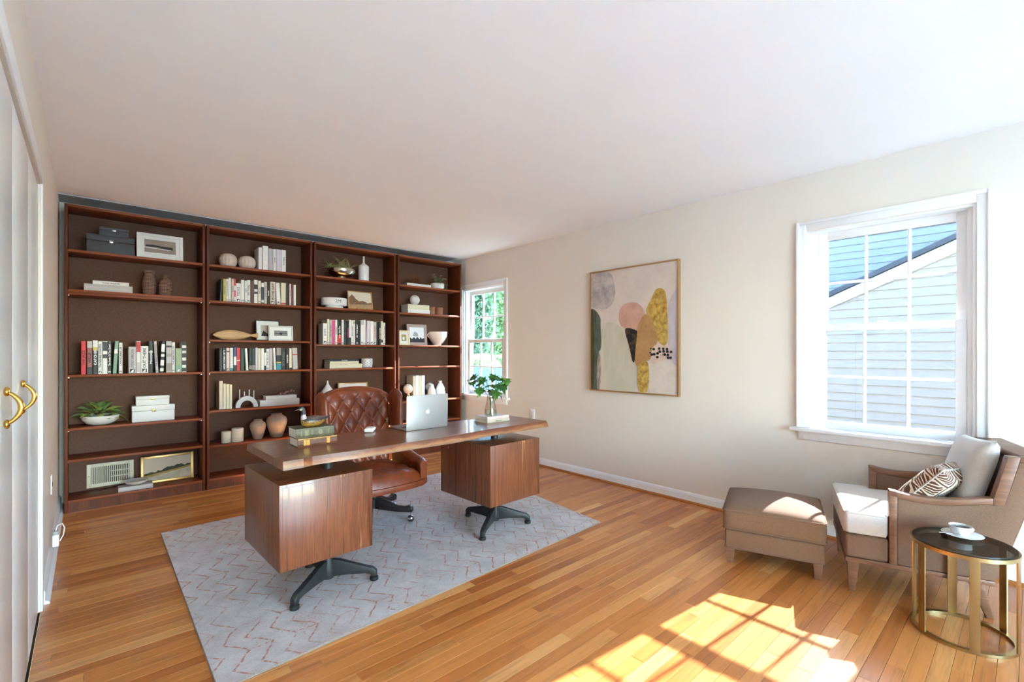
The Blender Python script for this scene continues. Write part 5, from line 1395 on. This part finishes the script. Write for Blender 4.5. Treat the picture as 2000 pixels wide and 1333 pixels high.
# ------------------------------------------------------------------ armchair and ottoman
TH_ = math.radians(18.5)
arm = thing('armchair', 'tan velvet armchair with walnut frame, in the corner under the window', 'armchair', (2.885, 0.645, 0), TH_)
W = 0.60
def leg4(t, x, y, w0, w1, h, dx=0, dy=0, mat=M_WALNUT, z0=0.0003):
    a, b = w0 / 2, w1 / 2
    return MB().hexa([(x - b + dx, y - b + dy, z0), (x + b + dx, y - b + dy, z0), (x + b + dx, y + b + dy, z0), (x - b + dx, y + b + dy, z0)],
                     [(x - a, y - a, h), (x + a, y - a, h), (x + a, y + a, h), (x - a, y + a, h)]).build('leg', mat, t, bevel=0.002)
leg4(arm, 0.028, -0.034, 0.052, 0.026, 0.170, 0.006, 0.004); leg4(arm, W - 0.028, -0.034, 0.052, 0.026, 0.170)
leg4(arm, 0.035, -0.50, 0.05, 0.026, 0.158, 0.0, -0.05); leg4(arm, W - 0.035, -0.50, 0.05, 0.026, 0.158, 0.0, -0.05)
TP = [(0, 0), (0, -0.178), (0.048, -0.178), (0.048, -0.56), (W - 0.048, -0.56), (W - 0.048, -0.178), (W, -0.178), (W, 0)]
MB().prism([(0.0, 0.0), (0.0, -0.56), (W, -0.56), (W, 0.0)], 'Z', 0.1575, 0.182).build('bottom_rail', M_WALNUT, arm, bevel=0.004)
MB().prism(TP, 'Z', 0.1825, 0.300).build('deck', M_FABRIC, arm, bevel=0.014, segs=3)
TC = [(-0.004, 0.006), (-0.004, -0.176), (0.050, -0.176), (0.050, -0.545), (W - 0.050, -0.545), (W - 0.050, -0.176), (W + 0.004, -0.176), (W + 0.004, 0.006)]
cu = MB().prism(TC, 'Z', 0.302, 0.420).build('seat_cushion', M_CREAM, arm, bevel=0.022, segs=4)
def welt(poly, z, r, parent, mat, inset=0.008):
    cx = sum(p[0] for p in poly) / len(poly); cy = sum(p[1] for p in poly) / len(poly)
    pts = []
    for i in range(len(poly)):
        a, b = Vector(poly[i]), Vector(poly[(i + 1) % len(poly)])
        for k in range(6):
            p = a.lerp(b, (k + 0.08) / 6.1); pts.append((p.x, p.y, z))
    return MB().tube(pts, r, 6, closed=True).build('piping', mat, parent, smooth=60)
FR4 = [(-0.001, 0.003), (-0.001, -0.170), (W + 0.001, -0.170), (W + 0.001, 0.003)]
for zz in (0.408, 0.312):
    MB().tube([(-0.0005, -0.165, zz), (-0.0005, -0.02, zz), (0.012, 0.003, zz), (W / 2, 0.003, zz), (W - 0.012, 0.003, zz), (W + 0.0005, -0.02, zz), (W + 0.0005, -0.165, zz)], 0.0045, 6).build('piping', M_CREAM, cu, smooth=60)
def arm_side(x0, x1):
    rail, low = [], []
    n = 10
    for k in range(n + 1):
        t_ = k / n
        y = -0.178 - 0.375 * t_
        z = 0.547 - 0.020 * math.sin(math.pi * min(1, t_ * 1.1)) + 0.014 * t_ * t_
        rail.append((y, z)); low.append((y, z - 0.030))
    MB().prism([(-0.178, 0.183), (-0.178, 0.5465), (-0.210, 0.5435), (-0.210, 0.183)], 'X', x0, x1).build('front_post', M_WALNUT, arm, bevel=0.003)
    MB().prism([p for p in rail] + low[::-1], 'X', x0, x1).build('arm_rail', M_WALNUT, arm, bevel=0.004)
    MB().prism([(-0.553, 0.562), (-0.600, 0.757), (-0.642, 0.757), (-0.590, 0.535), (-0.553, 0.530)], 'X', x0, x1).build('wing_stile', M_WALNUT, arm, bevel=0.003)
    MB().prism([(-0.6425, 0.757), (-0.720, 0.764), (-0.716, 0.735), (-0.637, 0.733)], 'X', x0, x1).build('wing_rail', M_WALNUT, arm, bevel=0.003)
    q = 0.005
    poly = [(-0.2115, 0.184), (-0.2115, 0.513)] + [(p[0], p[1] - 0.0005) for p in low[2:]] + [(-0.590, 0.5345), (-0.638, 0.7325), (-0.7155, 0.7345), (-0.640, 0.45), (-0.585, 0.25), (-0.560, 0.184)]
    MB().prism(poly, 'X', x0 + q, x1 - q).build('side_panel', M_FABRIC, arm, bevel=0.003)
arm_side(-0.004, 0.044); arm_side(W - 0.044, W + 0.004)
# back
MB().prism([(-0.535, 0.305), (-0.561, 0.305), (-0.714, 0.735), (-0.680, 0.735)], 'X', 0.0445, W - 0.0445).build('backrest', M_FABRIC, arm, bevel=0.012, segs=3)
MB().prism([(-0.562, 0.184), (-0.585, 0.184), (-0.742, 0.735), (-0.7165, 0.735)], 'X', 0.0445, W - 0.0445).build('back_panel', M_FABRIC, arm)
MB().prism([(-0.648, 0.7355), (-0.742, 0.7355), (-0.745, 0.766), (-0.652, 0.761)], 'X', 0.0445, W - 0.0445).build('top_rail', M_WALNUT, arm, bevel=0.004)

def AL(x, y, z):   # armchair frame -> world
    c, s = math.cos(TH_), math.sin(TH_)
    return (2.885 + x * c - y * s, 0.645 + x * s + y * c, z)
mb = pillow(MB(), 0.42, 0.40, 0.11, 20, 0.05)
o = weld(mb.build('back_pillow', M_CREAM, None, AL(0.30, -0.535, 0.605), smooth=60))
o.rotation_euler = (Matrix.Rotation(TH_, 3, 'Z') @ Matrix.Rotation(math.radians(17), 3, 'X') @ Matrix.Rotation(math.radians(4), 3, 'Y')).to_euler()
tag(o, 'plain cream pillow leaning on the back of the armchair', 'pillow')
def leaf_pattern():
    m, nt, b = new_mat('palm leaf print')
    v = coords(nt, 'Object', (1, 0.0, 1))
    vo = N(nt, 'ShaderNodeTexVoronoi', feature='F1'); vo.inputs['Scale'].default_value = 6.5; L(nt, v, vo.inputs['Vector'])
    ve = N(nt, 'ShaderNodeTexVoronoi', feature='DISTANCE_TO_EDGE'); ve.inputs['Scale'].default_value = 6.5; L(nt, v, ve.inputs['Vector'])
    df = N(nt, 'ShaderNodeVectorMath', operation='SUBTRACT'); L(nt, v, df.inputs[0]); L(nt, vo.outputs['Position'], df.inputs[1])
    x, y, z = sep(nt, df.outputs[0])
    cs = sep(nt, vo.outputs['Color'])
    ang = math_(nt, 'ARCTAN2', math_(nt, 'ADD', z, 0.07), math_(nt, 'ADD', x, math_(nt, 'MULTIPLY', math_(nt, 'SUBTRACT', cs[0], 0.5), 0.12)))
    fr = math_(nt, 'FRACT', math_(nt, 'MULTIPLY', ang, 6.5))
    line = math_(nt, 'LESS_THAN', math_(nt, 'ABSOLUTE', math_(nt, 'SUBTRACT', fr, 0.5)), 0.17)
    edge = math_(nt, 'LESS_THAN', math_(nt, 'ABSOLUTE', math_(nt, 'SUBTRACT', ve.outputs['Distance'], 0.045)), 0.022)
    inside = math_(nt, 'GREATER_THAN', ve.outputs['Distance'], 0.045)
    k = math_(nt, 'MAXIMUM', math_(nt, 'MULTIPLY', line, inside), edge)
    L(nt, mixc(nt, k, C(96, 58, 44), C(226, 208, 184)), b.inputs['Base Color'])
    b.inputs['Roughness'].default_value = 0.85
    bumpn(nt, b, noise(nt, v, 300, 2), 0.3)
    return m
lp = thing('patterned_cushion', 'brown cushion printed with cream palm leaves on the armchair seat', 'cushion', AL(0.215, -0.395, 0.545))
lp.rotation_euler = (Matrix.Rotation(TH_ + math.radians(-32), 3, 'Z') @ Matrix.Rotation(math.radians(40), 3, 'X') @ Matrix.Rotation(math.radians(4), 3, 'Y')).to_euler()
weld(pillow(MB(), 0.43, 0.30, 0.13, 22, 0.10).build('cover', leaf_pattern(), lp, smooth=60))
rim = []
for k in range(64):
    s = k / 16; i = int(s); f = s - i
    a, b = [(-1 + 2 * f, -1), (1, -1 + 2 * f), (1 - 2 * f, 1), (-1, 1 - 2 * f)][i]
    rim.append((a * (1 - .10 * (1 - b * b) * abs(a)) * .215, 0, b * (1 - .10 * (1 - a * a) * abs(b)) * .15))
MB().tube(rim, 0.004, 6, closed=True).build('piping', M_CREAM, lp, smooth=60)

ot = thing('ottoman', 'brown velvet ottoman on short walnut legs in front of the armchair', 'ottoman', (2.915, 0.737, 0), TH_)
OW, OD = 0.50, 0.50
for x, y in ((0.035, 0.035), (OD - 0.035, 0.035), (0.035, OW - 0.035), (OD - 0.035, OW - 0.035)): leg4(ot, x, y, 0.046, 0.032, 0.088)
MB().prism(rounded(0.006, OD - 0.006, 0.006, OW - 0.006, 0.012), 'Z', 0.0882, 0.196).build('base', M_FABRICD, ot, bevel=0.010, segs=3)
mb = softbox(MB(), -0.004, OD + 0.004, -0.004, OW + 0.004, 0.197, 0.318, 0.024, 0.042, 12, 0.006)
oc = weld(mb.build('cushion', M_FABRICD, ot, smooth=60))
for zz in (0.309, 0.206):
    MB().tube([(p[0], p[1], zz) for p in rounded(-0.0035, OD + 0.0035, -0.0035, OW + 0.0035, 0.022, 6)], 0.0042, 6, closed=True).build('piping', M_FABRICD, oc, smooth=60)
MB().tube([(p[0], p[1], 0.092) for p in rounded(0.006, OD - 0.006, 0.006, OW - 0.006, 0.014, 5)], 0.003, 6, closed=True).build('piping', M_FABRICD, ot, smooth=60)

# ------------------------------------------------------------------ side table, cup, saucer, spoon
TBX, TBY, TR, TZ_ = 2.838, 0.206, 0.176, 0.400
tb = thing('side_table', 'round brass side table with a smoked glass top', 'side table', (TBX, TBY, 0))
def ringm(r0, r1, z0, z1, n=72):
    mb = MB(); vs, fs = [], []
    for k in range(n):
        a = 2 * math.pi * k / n; c, s = math.cos(a), math.sin(a)
        vs += [(r0 * c, r0 * s, z0), (r1 * c, r1 * s, z0), (r1 * c, r1 * s, z1), (r0 * c, r0 * s, z1)]
    for k in range(n):
        i, j = 4 * k, 4 * ((k + 1) % n)
        for q in range(4): fs.append((i + q, i + (q + 1) % 4, j + (q + 1) % 4, j + q))
    return mb.add(vs, fs)
ringm(TR - 0.020, TR, 0.0004, 0.012).build('base_ring', M_BRASS, tb, smooth=30)
ringm(TR - 0.020, TR, TZ_ - 0.022, TZ_ - 0.006).build('top_ring', M_BRASS, tb, smooth=30)
for k in range(6):
    a = math.radians(16 + 60 * k)
    mb = MB(); hwid = 0.0165
    MB().prism([((TR - 0.005) * math.cos(q) , (TR - 0.005) * math.sin(q)) for q in [i * hwid / TR / 2 for i in range(-2, 3)]] + [((TR) * math.cos(q), TR * math.sin(q)) for q in [i * hwid / TR / 2 for i in range(2, -3, -1)]], 'Z', 0.0122, TZ_ - 0.0222).build('upright', M_BRASS, tb, (0, 0, 0), (0, 0, a))
MB().lathe([(TR - 0.009, 0), (TR - 0.007, 0.0015), (TR - 0.007, 0.0055), (TR - 0.009, 0.007)], 72, (0, 0, TZ_ - 0.0058)).build('glass_top', M_SMOKE, tb, smooth=30)
zt = TZ_ + 0.0013
cxw, cyw = onZ(1880, 1047, zt).x, onZ(1880, 1047, zt).y
cxw = min(cxw, TBX + 0.075)
sr = 0.072
tag(MB().lathe([(sr * .5, 0), (sr * .55, 0.002), (sr * .9, 0.008), (sr, 0.012), (sr * .97, 0.0128), (sr * .6, 0.006), (0.001, 0.005)], 40).build('saucer', M_CERAMIC, None, (cxw, cyw, zt + 0.0002), smooth=50), 'white porcelain saucer on the smoked glass table', 'saucer')
cp = thing('coffee_cup', 'white porcelain cup of coffee on the saucer', 'cup', (cxw - 0.004, cyw + 0.006, zt + 0.0062))
MB().lathe([(0.020, 0), (0.022, 0.004), (0.032, 0.014), (0.038, 0.030), (0.040, 0.042), (0.0385, 0.042), (0.036, 0.030), (0.030, 0.016), (0.001, 0.010)], 36).build('bowl', M_CERAMIC, cp, smooth=50)
MB().lathe([(0.0365, 0.034), (0.001, 0.0341)], 30).build('coffee', M_COFFEE, cp)
MB().tube([(0.036 + 0.016 * math.sin(math.pi * k / 8), 0, 0.014 + 0.022 * k / 8) for k in range(9)], 0.003, 8).build('handle', M_CERAMIC, cp, (0, 0, 0), (0, 0, math.radians(-52)), smooth=60)
sp = thing('teaspoon', 'small steel teaspoon lying on the saucer rim', 'spoon', (cxw - 0.042, cyw + 0.022, zt + 0.0125), math.radians(118))
MB().tube([(0.0, 0, 0.002), (0.03, 0, 0.0035), (0.055, 0, 0.004)], [0.0014, 0.0012, 0.002], 6).build('handle', M_CHROME, sp, smooth=60)
MB().sphere((-0.010, 0, 0.002), 0.0115, 12, 8, sc=(1, .65, .22)).build('bowl', M_CHROME, sp, smooth=60)

# ------------------------------------------------------------------ abstract painting on the right wall
XA = XR - 0.034
def cvs(x, y):                                           # photo crop -> place on the wall
    p = onX(1130 + x * 0.225, 490 + y * 0.225, XA); return (p.y, p.z)
p0, p1 = onX(1151.5, 533, XA), onX(1325.5, 505, XA)
y1, y0 = p0.y, p1.y; z1 = (p0.z + p1.z) / 2; z0 = (onX(1151.5, 763, XA).z + onX(1325.5, 775, XA).z) / 2
art = thing('wall_art', 'large abstract painting in blush, gold and black, thin gold frame', 'painting', (XA, 0, 0))
fw = 0.012
for a, b, c, d in ((y0, y0 + fw, z0, z1), (y1 - fw, y1, z0, z1), (y0 + fw, y1 - fw, z0, z0 + fw), (y0 + fw, y1 - fw, z1 - fw, z1)):
    MB().box(0, 0.033, a, b, c, d).build('frame', plain('brushed gold frame', C(190, 152, 104), 0.35, 0.7, var=.06), art, bevel=0.001)
def paint(nm, c1_, c2_, sc=12.0, stretch=(1, 1, 1), lo=.35, hi=.65):
    if nm in MATS: return MATS[nm]
    m, nt, b = new_mat(nm)
    v = coords(nt, 'Object', stretch)
    L(nt, ramp(nt, noise(nt, v, sc, 6, .7), [(lo, c1_), (hi, c2_)]), b.inputs['Base Color']); b.inputs['Roughness'].default_value = 0.75
    MATS[nm] = m; return m
MB().box(0.010, 0.030, y0 + fw, y1 - fw, z0 + fw, z1 - fw).build('canvas', paint('blush canvas', C(206, 190, 180), C(218, 204, 194), 4), art)
lim = lambda p: (min(max(p[0], y0 + fw + .0005), y1 - fw - .0005), min(max(p[1], z0 + fw + .0005), z1 - fw - .0005))
def smooth_poly(pts, it=2):
    for _ in range(it):
        out = []
        for i in range(len(pts)):
            a, b = pts[i], pts[(i + 1) % len(pts)]
            out += [(a[0] * .75 + b[0] * .25, a[1] * .75 + b[1] * .25), (a[0] * .25 + b[0] * .75, a[1] * .25 + b[1] * .75)]
        pts = out
    return pts
lay = [0]
def stroke(pts, mat, sm=2):
    lay[0] += 1
    q = [lim(cvs(*p)) for p in (smooth_poly(pts, sm) if sm else pts)]
    x = 0.010 - 0.0004 * lay[0]
    vs = [(x, a, b) for a, b in q]
    mb = MB(); n = len(vs)
    mb.v = vs + [(x + 0.0004, a, b) for a, b in q]
    mb.f = [tuple(range(n)), tuple(range(n, 2 * n))[::-1]] + [(i, (i + 1) % n, n + (i + 1) % n, n + i) for i in range(n)]
    mb.mi = [0] * len(mb.f)
    mb.build('brushstroke', mat, art)
stroke([(190, 620), (330, 620), (420, 760), (470, 960), (510, 1010), (510, 1260), (90, 1260), (90, 900), (190, 850)], paint('pale sage', C(190, 186, 162), C(212, 200, 184), 7, (1, 1, .25)))
stroke([(600, 960), (640, 1000), (660, 960), (850, 990), (850, 1290), (600, 1290)], paint('pale cream paint', C(208, 194, 182), C(218, 206, 194), 9))
stroke([(90, 180), (275, 180), (300, 260), (318, 360), (295, 460), (240, 510), (150, 510), (90, 480)], paint('grey wash', C(150, 142, 144), C(204, 192, 186), 7))
stroke([(845, 320), (800, 400), (770, 480), (770, 640), (780, 800), (800, 960), (850, 1010), (870, 1010), (870, 320)], paint('lilac grey', C(186, 176, 182), C(200, 190, 194), 8))
stroke([(90, 490), (150, 520), (190, 590), (185, 640), (195, 760), (190, 860), (165, 880), (190, 1000), (185, 1220), (90, 1230)], paint('moss and teal', C(70, 66, 44), C(92, 110, 104), 9, (1, 2, .6)))
stroke([(90, 500), (130, 520), (135, 1225), (90, 1225)], paint('dark moss', C(48, 42, 26), C(84, 74, 38), 10, (1, 2, .5)), 1)
stroke([(160, 880), (190, 900), (188, 1210), (150, 1215)], paint('dusty mauve', C(120, 104, 98), C(190, 176, 166), 16, (1, 3, .6)))
stroke([(655, 340), (705, 318), (750, 345), (765, 450), (770, 640), (772, 820), (700, 825), (590, 560), (580, 500), (640, 400)], paint('gold leaf', C(150, 112, 44), C(214, 178, 92), 26))
stroke([(345, 540), (370, 480), (430, 448), (520, 450), (580, 540), (560, 650), (510, 700), (400, 680), (350, 640)], paint('blush pink', C(192, 146, 128), C(208, 166, 148), 9))
stroke([(390, 680), (430, 668), (500, 690), (530, 720), (500, 800), (490, 960), (465, 980), (440, 840)], paint('black and bronze', C(24, 22, 24), C(120, 88, 54), 12, lo=.5, hi=.72))
stroke([(570, 545), (620, 570), (660, 660), (690, 800), (640, 840), (630, 900), (610, 960), (570, 955), (505, 1015), (480, 960), (500, 780), (510, 660), (540, 590)], paint('ochre', C(166, 122, 78), C(184, 144, 92), 9))
stroke([(640, 830), (690, 810), (790, 840), (815, 900), (800, 945), (700, 960), (640, 1000), (620, 930)], paint('shell pink', C(206, 176, 162), C(218, 198, 186), 10))
stroke([(510, 1010), (545, 960), (590, 955), (610, 1000), (605, 1240), (510, 1240)], paint('gold leaf', C(150, 112, 44), C(214, 178, 92), 26))
for q, (x, y) in enumerate(((650, 855), (698, 850), (733, 852), (766, 855), (705, 877), (738, 875), (770, 877), (802, 880), (636, 902), (656, 900), (685, 892), (683, 925), (748, 902), (775, 905), (778, 930), (800, 930), (628, 850), (622, 885))):
    r = 13 if q < 16 else 8
    stroke([(x + r * math.cos(k * 1.05), y + r * 1.0 * math.sin(k * 1.05)) for k in range(6)], ink['k'], 1)

# ------------------------------------------------------------------ small fittings
op = onX(1040, 810, XR - 0.004)
ou = thing('wall_outlet', 'white wall outlet just above the far end of the desk', 'outlet', (XR, op.y, op.z))
MB().box(-0.006, -0.0003, -0.035, 0.035, -0.057, 0.057).build('plate', M_TRIM, ou, bevel=0.002)
for zz in (-0.02, 0.02): MB().box(-0.0075, -0.0061, -0.016, 0.016, zz - 0.014, zz + 0.014).build('socket', M_MATTE, ou, bevel=0.001)
# cable box low on the left wall
yb = onX(97, 1090, XL + 0.02).y
jb = thing('cable_adapter', 'small white cable adapter box low on the wall by the closet', 'adapter', (XL + 0.0135, 3.86, 0))
MB().box(0.0, 0.028, -0.028, 0.028, 0.088, 0.155).build('housing', M_TRIM, jb, bevel=0.003)
MB().box(0.004, 0.024, -0.020, 0.020, 0.1552, 0.175).build('plug', plain('grey plug', C(170, 168, 164), 0.5), jb, bevel=0.002)
MB().tube([(0.014, 0.0, 0.174), (0.02, 0.01, 0.20), (0.04, 0.03, 0.205), (0.05, 0.04, 0.175), (0.045, 0.045, 0.13), (0.029, 0.03, 0.10)], 0.003, 8).build('cable', M_TRIM, jb, smooth=60)
sw = thing('phone_plate', 'narrow white phone plate on the wall between closet and bookcase', 'wall plate', (XL, 4.02, 0.42))
MB().box(0.0003, 0.006, -0.035, 0.035, -0.057, 0.057).build('plate', M_TRIM, sw, bevel=0.002)
MB().box(0.0061, 0.008, -0.012, 0.012, -0.012, 0.012).build('socket', ink['k'], sw)
# wooden floor register by the bookcases
ra, rb_ = onZ(363, 987, 0), onZ(476, 975, 0)
gx0, gx1, gy = ra.x, rb_.x, (ra.y + rb_.y) / 2
fr = thing('floor_register', 'slotted wooden floor vent set in the planks before the bookcases', 'floor vent', ((gx0 + gx1) / 2, gy, 0.0003))
hw = (gx1 - gx0) / 2
M_REG = wood('register oak', [(0.3, C(170, 104, 46)), (0.7, C(212, 146, 76))], 'X', 1, 0.4)
MB().box(-hw, hw, -0.055, 0.055, 0, 0.0012).build('backing', plain('vent shadow', C(92, 54, 26), 0.8), fr)
for a, b, c, d in ((-hw, hw, -0.055, -0.035), (-hw, hw, 0.035, 0.055), (-hw, -hw + 0.02, -0.035, 0.035), (hw - 0.02, hw, -0.035, 0.035), (-hw + 0.02, hw - 0.02, -0.004, 0.004)):
    MB().box(a, b, c, d, 0.0013, 0.004).build('frame', M_REG, fr)
n_ = 26
for k in range(n_):
    x = -hw + 0.02 + (2 * hw - 0.04) * (k + .5) / n_
    MB().box(x - 0.0045, x + 0.0045, -0.035, 0.035, 0.0014, 0.0036).build('slat', M_REG, fr)

# ------------------------------------------------------------------ outdoors
struct(MB().box(-40, 60, -60, 80, -0.62, -0.5).build('ground', plain('mown lawn', C(84, 104, 58), 0.9, var=0.25, scale=3)))
struct(MB().box(-14, 16, -34, -4.8, -0.4999, -0.03).build('ground_bounce', plain('bounce tint paving', C(76, 99, 108), 0.9, var=0.06, scale=3)))  # unseen patio added, blue-green tint corrects the colour of bounced light
struct(MB().box(13, 50, 12, 44, -0.4995, -0.49).build('ground_drive', plain('asphalt', C(112, 118, 128), 0.9, var=0.1)))
# neighbour's house: white gable in front, blue grey house behind it
M_SIDE = plain('white siding', C(206, 199, 192), 0.6, var=0.02)
M_BLUE = plain('pale blue siding', C(190, 198, 206), 0.6, var=0.03)
XG = 8.5
ga, gb = onX(1617, 587, XG), onX(1864, 475, XG)
sl = (gb.z - ga.z) / (gb.y - ga.y)                       # roof rises towards -y
nb = thing('white_house', 'white clapboard house gable seen through the right window', 'house', (XG, 0, -0.5))
apex_y = -0.9
zr = lambda y: ga.z + sl * (y - ga.y) if y > apex_y else ga.z + sl * (2 * apex_y - y - ga.y)
bd = 0.125
k = 0
zz = -0.5
while True:
    z1_ = zz + bd
    y_hi = ga.y + (z1_ - ga.z) / sl                      # where the roof line meets the board's top
    ya = min(4.2, y_hi) if z1_ > zr(4.2) else 4.2
    yb_ = 2 * apex_y - ya
    if ya - yb_ < 0.1: break
    MB().hexa([(-0.034, yb_, zz + 0.5), (0.0, yb_, zz + 0.5), (0.0, ya, zz + 0.5), (-0.034, ya, zz + 0.5)], [(-0.008, yb_, z1_ + 0.5), (0, yb_, z1_ + 0.5), (0, ya, z1_ + 0.5), (-0.008, ya, z1_ + 0.5)]).build('clapboard', M_SIDE, nb)
    zz = z1_; k += 1
zap = zr(apex_y)
ye = 4.5
for s in (1, -1):
    Y = lambda y: y if s > 0 else 2 * apex_y - y
    MB().prism([(Y(apex_y), zap + 0.5 + 0.02), (Y(ye), zr(ye) + 0.52), (Y(ye), zr(ye) + 0.36), (Y(apex_y), zap + 0.5 - 0.15)], 'X', -0.075, -0.035).build('rake_board', M_TRIM, nb)
    MB().prism([(Y(apex_y), zap + 0.5 + 0.10), (Y(ye), zr(ye) + 0.60), (Y(ye), zr(ye) + 0.53), (Y(apex_y), zap + 0.5 + 0.03)], 'X', -0.12, 3.0).build('roof', plain('slate shingles', C(96, 104, 116), 0.8, var=.15, scale=20), nb)
bl = thing('blue_house', 'pale blue clapboard house rising behind the white gable', 'house', (11.6, 0, -0.5))
for k in range(38):
    MB().hexa([(-0.036, -7, k * .14), (0, -7, k * .14), (0, 7, k * .14), (-0.036, 7, k * .14)], [(-0.008, -7, k * .14 + .14), (0, -7, k * .14 + .14), (0, 7, k * .14 + .14), (-0.008, 7, k * .14 + .14)]).build('clapboard', M_BLUE, bl)
MB().prism([(-0.3, 5.33), (2.0, 6.2), (4.3, 5.33)], 'Y', -7.2, 7.2).build('roof', plain('slate shingles', C(96, 104, 116), 0.8), bl)
# trees and hedge seen through the far window
LEAFT = None
def crown(name, label, cat, loc, rx, rz_, zc_, n, mat, seed, size, trunk=True, group=None):
    t = thing(name, label, cat, (loc[0], loc[1], -0.5), group=group)
    r = random.Random(seed); mb = MB()
    for _ in range(n):
        while True:
            p = Vector((r.uniform(-1, 1), r.uniform(-1, 1), r.uniform(-1, 1)))
            if 0.35 < p.length < 1: break
        p = Vector((p.x * rx, p.y * rx, zc_ + p.z * rz_))
        a = Vector((r.gauss(0, 1), r.gauss(0, 1), r.gauss(0, 1))).normalized(); b = a.orthogonal().normalized() * size * r.uniform(.6, 1.2); c = a.cross(b).normalized() * size * r.uniform(.3, .6)
        mb.add([p - b, p + c, p + b, p - c], [(0, 1, 2, 3)])
    mb.build('foliage', mat, t, recalc=False)['kind'] = 'stuff'
    if trunk: MB().tube([(0, 0, 0), (0.05, 0.05, zc_ * .5), (0.0, 0.1, zc_ + rz_ * .4)], [0.22, 0.16, 0.05], 10).build('trunk', plain('bark', C(70, 58, 48), 0.9, var=.3), t, smooth=60)
M_T1 = plain('bright green foliage', C(172, 188, 132), 0.7, var=.4, scale=4); M_T2 = plain('deep foliage', C(122, 142, 110), 0.7, var=.4, scale=4); M_T3 = plain('yellow green foliage', C(204, 206, 150), 0.7, var=.35, scale=4)  # lighter, darker and yellower leaf colours for the separate trees and bushes
crown('maple_tree', 'tall dark green tree left in the far window view', 'tree', (17.2, 22.6), 1.55, 3.6, 4.6, 7000, M_T2, 1, .17)
crown('maple_tree', 'bright green tree in the middle of the far window view', 'tree', (20.4, 23.6), 1.55, 3.6, 4.6, 7000, M_T1, 2, .17)
crown('maple_tree', 'yellow green tree standing behind the bright green one', 'tree', (23.6, 29.4), 2.6, 4.6, 5.6, 9000, M_T3, 3, .24)
crown('maple_tree', 'pale green tree farthest beyond the garden fence', 'tree', (28.5, 36.5), 4.2, 7.0, 7.4, 9000, M_T1, 4, .34)
crown('hedge_bush', 'rounded green bush on the left above the slate fence', 'bush', (13.9, 17.6), 0.95, .75, .9, 4000, M_T3, 5, .11, False)
crown('hedge_bush', 'rounded darker bush on the right above the slate fence', 'bush', (15.9, 18.2), 0.95, .75, .9, 4000, M_T1, 6, .11, False)
fe = thing('garden_fence', 'low slate blue board fence below the trees', 'fence', (9.3, 12.2, -0.5))
M_FEN = plain('slate blue fence paint', C(92, 104, 122), 0.7, var=.1)
for k in range(34):
    MB().box(-3 + k * .18, -3 + k * .18 + .17, 0, 0.02, 0.04, 1.22).build('board', M_FEN, fe)
for zz in (0.3, 0.95):
    MB().box(-3, 3.12, 0.0205, 0.06, zz, zz + .08).build('rail', M_FEN, fe)
